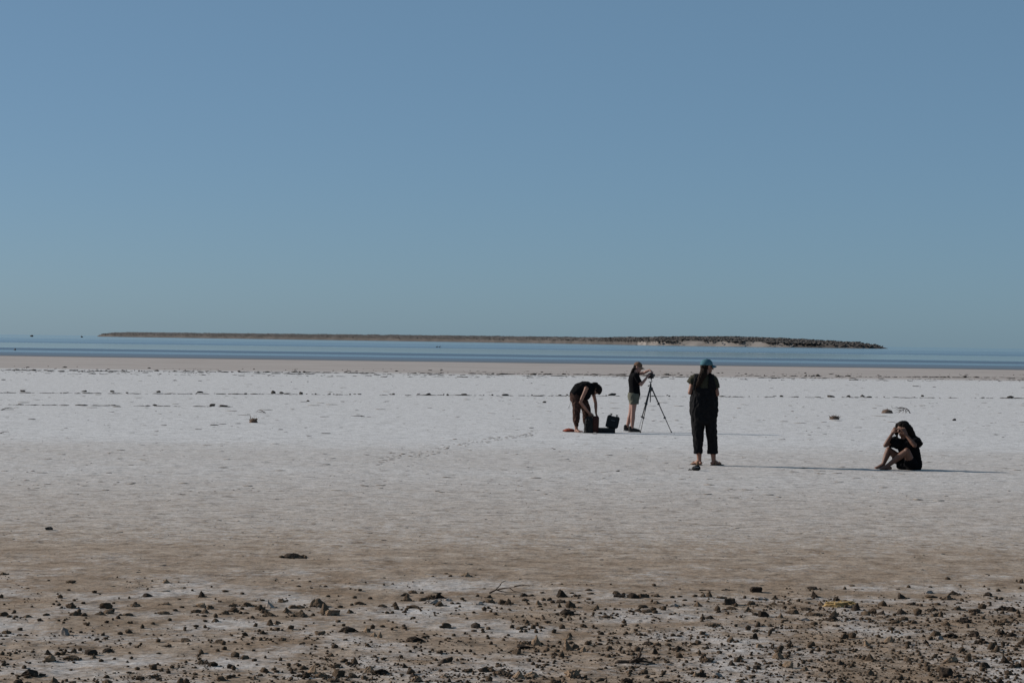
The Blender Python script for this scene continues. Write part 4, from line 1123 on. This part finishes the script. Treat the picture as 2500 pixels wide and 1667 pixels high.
# the smaller ones: one mass
cs, ss = [], []
for sx, sy, w, h, tone in STONES[300:]:
    x, y = at(sx, sy); pm = px_per_m(y)
    cs.append((x, y, float(ground_z(x, y)[0]))); ss.append((w / pm / 2, w / pm / 2.4, h / pm / 2))
for i, (sx, sy, w, h, tone) in enumerate(chosen):            # crumbs fallen round each clod
    x, y = at(sx, sy); W_ = w / px_per_m(y)
    for _ in range(int(3 + w / 3)):
        a = rng.uniform(0, 2 * np.pi); r = W_ * rng.uniform(.35, .95)
        u_, v_ = x + math.cos(a) * r, y + W_ * .4 + math.sin(a) * r * .9
        k = W_ * rng.uniform(.035, .13)
        cs.append((u_, v_, float(ground_z(u_, v_)[0]))); ss.append((k * 1.2, k, k * rng.uniform(.5, 1.0)))
def many(n, y0, y1, dens, lo, hi, flat=.75):
    y = 1 / rng.uniform(1 / y1, 1 / y0, n); x = rng.uniform(-.26, .26, n) * y
    keep = rng.uniform(0, 1, n) < dens(x, y)
    x, y = x[keep], y[keep]
    z = ground_z(x, y)
    r = lo * (hi / lo) ** (rng.uniform(0, 1, len(x)) ** 2.2)
    for q in zip(x, y, z, r):
        cs.append(q[:3]); ss.append((q[3] * rng.uniform(.9, 1.35), q[3] * rng.uniform(.8, 1.1), q[3] * flat * rng.uniform(.6, 1.25)))
def clump(x, y):
    c = noise2(x, y, 1.5, 11) + .6 * noise2(x, y, 5, 12)
    right = np.clip((x / y + .12) / .30, 0, 1) ** 1.3
    nearer = np.clip((14.6 - y) / 1.8, 0, 1)
    return np.clip(0.0 + .42 * nearer + .95 * right * np.clip((17.6 - y) / 1.4, 0, 1) + c * .9, 0, 1)
many(24000, 12.1, 17.9, clump, .0032, .012)
many(2300, 12.1, 17.9, clump, .008, .021)
def rubble(x, y):
    return np.clip(.42 + 1.1 * noise2(x, y, 2.2, 31) + .5 * noise2(x, y, .7, 32), 0, 1) * np.clip((17.4 - y) / .8, 0, 1)
many(1500, 12.1, 17.4, rubble, .009, .026, .95)
scatter('pebble_litter', cs, ss, M_CLOD, 1, .22, 'fine brown mud crumbs covering the foreground salt')

# crust flakes out on the flat; their dark colour carries the edge shade
cs, ss = [], []
def flakes(n, y0, y1, w0, w1, h0, h1, dens=None):
    y = 1 / rng.uniform(1 / y1, 1 / y0, n); x = rng.uniform(-.25, .25, n) * y
    if dens is not None:
        k = rng.uniform(0, 1, n) < dens(x, y); x, y = x[k], y[k]
    for a, b, z in zip(x, y, ground_z(x, y)):
        w = w0 * (w1 / w0) ** (rng.uniform() ** 1.8)
        cs.append((a, b, z)); ss.append((w, w * rng.uniform(.5, 1.2), rng.uniform(h0, h1)))
flakes(1100, 17, 30, .005, .035, .001, .004, lambda x, y: np.clip(.5 + noise2(x, y, .8, 21), 0, 1))
flakes(1500, 28, 62, .012, .10, .0015, .0045, lambda x, y: np.clip(.5 + noise2(x, y, .5, 22), 0, 1))
flakes(330, 60, 150, .04, .25, .003, .009)
# a faint scuffed trail across the crust
for t in np.linspace(0, 1, 130):
    px = 1310 - 390 * t + rng.normal() * 8; py = 1060 + 22 * min(t, .5) * 2 + 75 * max(0, t - .4) + rng.normal() * (1 + 7 * t)
    x, y = at(px, py); w = rng.uniform(.01, .05)
    cs.append((x, y, float(ground_z(x, y)[0]))); ss.append((w, w, rng.uniform(.002, .006)))
scatter('crust_flakes', cs, ss, M_FLAKE, 1, .3, 'thin lifted flakes and grit on the salt crust')

# ------------------------------------------------------------------ strand lines far out: dark debris, and ledge shade modelled as thin dark lumps
cs, ss = [], []
def strand(y_left, y_right, n, wid, w0, w1, h0, h1, gap=0.0, x_lim=(0, 2500)):
    for _ in range(n):
        px = rng.uniform(*x_lim)
        if gap and perlin([[px * .02, y_left, 3.3]])[0] < gap: continue
        py = y_left + (y_right - y_left) * px / 2500 + rng.normal() * wid
        x, y = at(px, py)
        w = w0 * (w1 / w0) ** (rng.uniform() ** 1.7)
        cs.append((x, y, float(slope(y)))); ss.append((w, w * .8, rng.uniform(h0, h1) * (.6 + w / w1)))
strand(904, 922.5, 620, .5, .06, .34, .008, .030, -.3)
strand(904, 922.5, 190, .7, .04, .22, .02, .060, -.05)
strand(906.5, 927.5, 420, .5, .06, .30, .007, .024, -.15)
strand(898, 917, 160, 2.4, .03, .20, .010, .035)
strand(911, 931.5, 170, .9, .05, .30, .008, .022, 0)
strand(926.5, 946, 60, 1.2, .05, .22, .006, .022, .1)
strand(959, 972.5, 420, .35, .04, .22, .004, .014, -.25)
strand(958.5, 972, 60, .7, .03, .12, .012, .035)
strand(979, 984, 50, .6, .03, .14, .004, .012, .05)
strand(988, 1010, 150, .3, .03, .18, .004, .012, -.25, (0, 570))
strand(1035, 1060, 60, 12, .02, .12, .003, .008)
scatter('debris', cs, ss, M_DEBRIS, 1, .35, 'dried weed and ledge shade laid as dark lines across the far salt')

LUMPS = [(667, 960.5, 12, 7.5, 'dark domed stone in the row across the far salt'), (688, 960.5, 13, 4.5, 'low wedge of debris right of the dark domed stone'), (735, 961.5, 10, 5.5, 'small two-humped clump in the far row'),
 (1046, 964.5, 14, 5, 'dark clump in the far row left of the bending woman'), (55, 956, 14, 4, 'clump in the far row nearest the left edge'), (205, 956.5, 14, 4, 'low clump in the far row at the left'), (274, 957, 11, 4, 'second low clump in the far row at the left'),
 (387, 958, 12, 4.5, 'third low clump in the far row at the left'), (489, 959, 16, 4, 'wide low clump in the far row left of the domed stone'), (1132, 965, 17, 4.5, 'wide dark clump in the far row near the bending woman'), (1234, 966, 16, 4.5, 'clump in the far row just left of the bending woman'),
 (1494, 965.5, 22, 6, 'dark clump in the far row between the two women with the gear'), (2029, 969.5, 19, 5, 'wedge-shaped clump in the far row right of the standing woman'), (2071, 969, 11, 4.5, 'small round clump in the far row behind the grass tuft'), (2106, 968, 11, 5, 'topmost small clump in the far row at the right'),
 (2122, 970.5, 13, 3.5, 'flat clump in the far row at the right'), (2252, 968, 8, 4, 'tiny clump in the far row above the dead shrub'), (2467, 970.5, 18, 4.5, 'clump in the far row nearest the right edge'), (518, 991.5, 16, 6, 'brown ridge-shaped clump in the nearer row at the left'),
 (546, 992, 22, 4, 'long flat clump at the end of the nearer row at the left'), (378, 990, 13, 3.5, 'small clump in the nearer row at the left'), (1329, 983, 10, 4, 'tiny dark clump on the open salt left of the bag'), (752, 980, 8, 4, 'tiny clump on the open salt below the far row'),
 (2329, 1026.5, 11, 5, 'small clump on the salt behind the sitting woman\'s shadow'), (120, 1294, 20, 7.5, 'matted dark clump on the tan sand at the left'), (1508, 1151, 10, 3, 'tiny dark chip on the salt left of the pouch')]
for i, (px, py, w, h, lab) in enumerate(LUMPS):
    x, y = at(px, py); pm = px_per_m(y)
    v, f = clod_mesh('slab' if h / w < .4 else 'dome', 3, 900 + i)
    o = mesh_ob('clump', v * np.array([w, w * .8, h * 1.15]) / pm, f, M_DEBRIS)
    o.location = (x, y, float(ground_z(x, y)[0]) - .1 * h / pm)
    tag(o, lab, 'clump', 'dark clumps lying out on the salt flat')

# ------------------------------------------------------------------ dead wood, dry plants
M_TWIG = mat('grey_dead_wood', (0.075, 0.058, 0.047), 0.9, 0.3, 40.0, 0.4, 120)
M_TWIG_BROWN = mat('brown_dead_wood', (0.060, 0.040, 0.028), 0.9, 0.3, 40.0, 0.4, 120)
M_DRY = mat('dry_stalks', (0.17, 0.115, 0.075), 0.9, 0.4, 20.0)
M_STRAW = mat('yellow_straw', (0.36, 0.245, 0.105), 0.9, 0.35, 20.0, 0.6, 60)
M_MOUND = mat('weed_mound', (0.12, 0.08, 0.06), 0.95, 0.4, 25.0, 0.8, 50)

def spot(px, py):
    x, y = at(px, py)
    return x, y, float(ground_z(x, y)[0]), px_per_m(y)

def branchy(name, px, py, paths, m, label, cat, r0=.006, depth=.25):
    """paths: lists of (dx, dy) photograph pixels from the foot; the longest is the stem, the rest are twigs."""
    x, y, z, pm = spot(px, py)
    root = None
    for i, p in enumerate(paths):
        d0 = rng.uniform(-depth, depth) if i else 0
        pts = [np.array([a / pm, d0 * t / max(1, len(p) - 1) + rng.normal() * .01, max(-b / pm, .003)]) for t, (a, b) in enumerate(p)]
        rr = [max(.0022, r0 * (1 if i == 0 else .6) * (1 - .75 * t / max(1, len(p) - 1))) for t in range(len(p))]
        o = solid_ob('twig' if root else name, chain(pts, rr, n=6), m, root)
        if root is None:
            root = o; o.location = (x, y, z)
    tag(root, label, cat)
    return root

branchy('dead_shrub', 2222, 1008.5, [[(0, 0), (-4, -7), (-9, -11), (-13, -12), (-20, -14), (-27, -14.5)], [(-13, -12), (-17, -9), (-22, -6), (-30, -3)], [(-4, -7), (-9, -5), (-13, -1)], [(-12, -11), (-18, -12), (-30, -11), (-42, -12), (-45, -17)], [(-17, -9), (-28, -8), (-40, -6)], [(-11, -8), (-11, -3), (-12, 0)], [(-22, -6), (-26, -2), (-30, 0)], [(-20, -14), (-28, -12), (-34, -15), (-37, -16)], [(-16, -8), (-14, -4), (-17, 0)], [(-24, -8), (-27, -4), (-36, -1)], [(-9, -11), (-10, -6), (-8, 0)]], M_TWIG, 'arched grey dead shrub beside the brown mound behind the sitting woman', 'dead shrub', .019)
branchy('twig', 648, 1008, [[(0, 0), (-6, -4), (-12, -7), (-18, -6), (-22, -3)], [(-6, -4), (-14, -3), (-20, -1)], [(-3, -1), (-16, -2), (-28, -3)]], M_TWIG, 'small curled grey twig lying behind the dry tuft at the left', 'twig', .012)
branchy('twig', 890, 1017, [[(0, 0), (-8, -2), (-20, -1.5), (-34, -1)], [(-6, 0), (-16, -3), (-26, -2)]], M_TWIG, 'flat scrap of twig on the salt left of the middle', 'twig', .013)
branchy('twig', 2, 1001, [[(0, 0), (12, -5), (30, -4), (34, -6)], [(2, 0), (14, -2), (32, -1)], [(8, -3), (20, -7), (26, -6)]], M_TWIG, 'thin grey twig at the left edge of the salt', 'twig', .012)
branchy('twig', 0, 1058, [[(0, 0), (8, -4), (18, -5), (22, -3)], [(2, 0), (12, -2)]], M_TWIG_BROWN, 'short brown twig at the left edge, nearer than the grey one', 'twig', .008)
branchy('twig', 452, 1208, [[(0, 0), (-10, -1), (-24, -3), (-36, -1)], [(-10, -1), (-18, 0)]], M_TWIG_BROWN, 'thin bowed twig on the grey crust at the left', 'twig', .004)
branchy('twig', 1356, 1097, [[(0, 0), (-6, -3), (-12, -2)], [(-4, -1), (-9, -4)]], M_TWIG, 'tiny twig on the crust left of the red cloth', 'twig', .006)
branchy('fallen_branch', 1196, 1447, [[(0, 0), (8, -5), (16, -8), (26, -10), (38, -12), (48, -14)], [(20, -9), (30, -13), (40, -14), (54, -17), (72, -22), (84, -24)], [(14, -8), (22, -16), (29, -24), (38, -28)], [(24, -18), (27, -25), (24, -27)], [(60, -18), (78, -22), (97, -20)], [(18, -7), (30, -4), (44, 0), (62, 1)], [(48, -13), (58, -6), (80, -2)]], M_TWIG_BROWN, 'forked brown branch lying at the back of the clod field', 'branch', .0075, .2)
branchy('gnarled_root', 1510, 1618, [[(0, 0), (20, -2), (42, -5), (66, -4), (88, 1)], [(42, -5), (50, -12), (53, -24), (56, -34)], [(53, -22), (50, -14), (36, -8)], [(56, -34), (60, -33)], [(50, -8), (62, -12), (72, -6)], [(30, -3), (40, -9), (52, -10)]], M_TWIG_BROWN, 'gnarled upright root standing among clods near the lower edge', 'root', .016, .04)
branchy('stick', 1725, 1440, [[(-17, 0), (0, -1), (18, -2)], [(0, -1), (6, -3)]], M_TWIG_BROWN, 'short dark stick behind the clods right of the middle', 'stick', .006)
branchy('stick', 1780, 1441, [[(-18, -1), (-4, -2), (3, 0), (18, -2)], [(-4, -2), (-10, -4)]], M_TWIG_BROWN, 'thin stick just left of the big square clod', 'stick', .005)

def tuft(name, px, py, w, h, n, m, label, cat, spread=1.0, tall=()):
    x, y, z, pm = spot(px, py)
    root = None
    W2 = w / pm / 2; Hh = h / pm
    v, f = ICO[3]; v = v * (1 + .25 * perlin(v * 3 + px) + .2 * perlin(v * 8))[:, None] * .5; v[:, 2] = np.maximum(v[:, 2], -.02) * 2
    root = mesh_ob(name, v * np.array([w * .95, w * .8, h * .95]) / pm, f, M_MOUND, smooth=False)
    root.location = (x, y, z - .004)
    sol = []
    for _ in range(n):
        a = rng.uniform(0, 2 * np.pi); r = W2 * rng.uniform(0, .7)
        b = np.array([math.cos(a) * r, math.sin(a) * r * .8, .0])
        l = np.array([math.cos(a), math.sin(a), 0]) * W2 * rng.uniform(.2, .7) * spread
        t = Hh * rng.uniform(.45, 1.0)
        sol += chain([b, b + l * .4 + (0, 0, t * .8), b + l * .9 + (0, 0, t * rng.uniform(.9, 1.3))], [.006, .005, .003], n=5)
    for dx, hh in tall:
        sol += chain([np.array([dx * .4 / pm, 0, 0]), np.array([dx * .8 / pm, 0, hh * .5 / pm]), np.array([dx / pm, 0, hh / pm])], [.009, .008, .005], n=5)
    s_ = solid_ob('stalks', sol, m, root); s_['kind'] = 'stuff'
    tag(root, label, cat)
tuft('grass_tuft', 619, 1031.5, 22, 11, 60, M_DRY, 'brown dry grass tuft with one tall stalk on the left of the salt', 'grass tuft', 1, ((-9, 20), (-11, 9)))
tuft('weed_mound', 2166, 1008.5, 29, 10.5, 30, M_DRY, 'rounded brown weed mound left of the arched dead shrub', 'weed mound', .5, ((0, 13),))
tuft('small_plant', 2037, 1023.5, 26, 9, 70, M_TWIG_BROWN, 'low dark plant with two upright sprigs on the salt at the right', 'plant', 1.2, ((-3, 12), (4, 13)))

x_, y_, z_, pm_ = spot(2052, 1483)
v, f = clod_mesh('slab', 4, 77)
sg = mesh_ob('straw_lump', v * np.array([84, 44, 15]) / pm_, f, M_STRAW)
sg.location = (x_, y_ + .05, z_ - .004)
sol = []
for _ in range(140):
    b = np.array([rng.uniform(-.42, .42) * 84, rng.uniform(-.3, .3) * 40, rng.uniform(.3, .95) * 13]) / pm_
    d = np.array([rng.uniform(.3, 1) * 14, rng.normal() * 8, rng.normal() * 3 - 1]) / pm_
    sol.append(capsule(b, b + d, .0022, .0012, n=5))
st_ = solid_ob('stalks', sol, M_STRAW, sg); st_['kind'] = 'stuff'
tag(sg, 'pale yellow lump of straw lying between dark clods at the back right', 'straw')

# specks out on the lake; the two far ones are mirage bits built as lumps
for px, dist, w, h, lab in ((77, 3000, 9, 3.2, 'tiny dark islet on the horizon at the far left'), (200, 3000, 6, 3, 'tiny dark islet nearest the tip of the island'), (37, 345, 5, 3.2, 'dark rock in the water at the left')):
    x = (px - 1250) / F * dist; s = dist / F
    v, f = clod_mesh('dome', 2, int(px) + 5)
    o = mesh_ob('mirage' if dist > 1000 else 'water_rock', v * np.array([w * s, w * s, h * s * 1.3]), f, M_DEBRIS)
    o.location = (x, dist, WATER_Z - .1 * h * s)
    tag(o, lab, 'mirage' if dist > 1000 else 'rock')
for dx in (0, 6.5):
    x = (1067 + dx - 1250) / F * 760; s = 760 / F
    sol = [ellipsoid((0, 0, 1.3 * s), (1.9 * s, 1.2 * s, 1.2 * s)), capsule((1.2 * s, 0, 1.6 * s), (1.7 * s, 0, 3.2 * s), .5 * s, .4 * s), ellipsoid((2.0 * s, 0, 3.5 * s), (.7 * s, .5 * s, .5 * s)), capsule((-1.5 * s, 0, 1.3 * s), (-2.8 * s, 0, 1.8 * s), .6 * s, .2 * s)]
    o = solid_ob('waterbird', sol, M_DEBRIS)
    o.location = (x, 760, WATER_Z)
    tag(o, 'dark bird floating on the lake, ' + ('left' if dx == 0 else 'right') + ' of the close pair', 'bird', 'pair of birds on the lake')
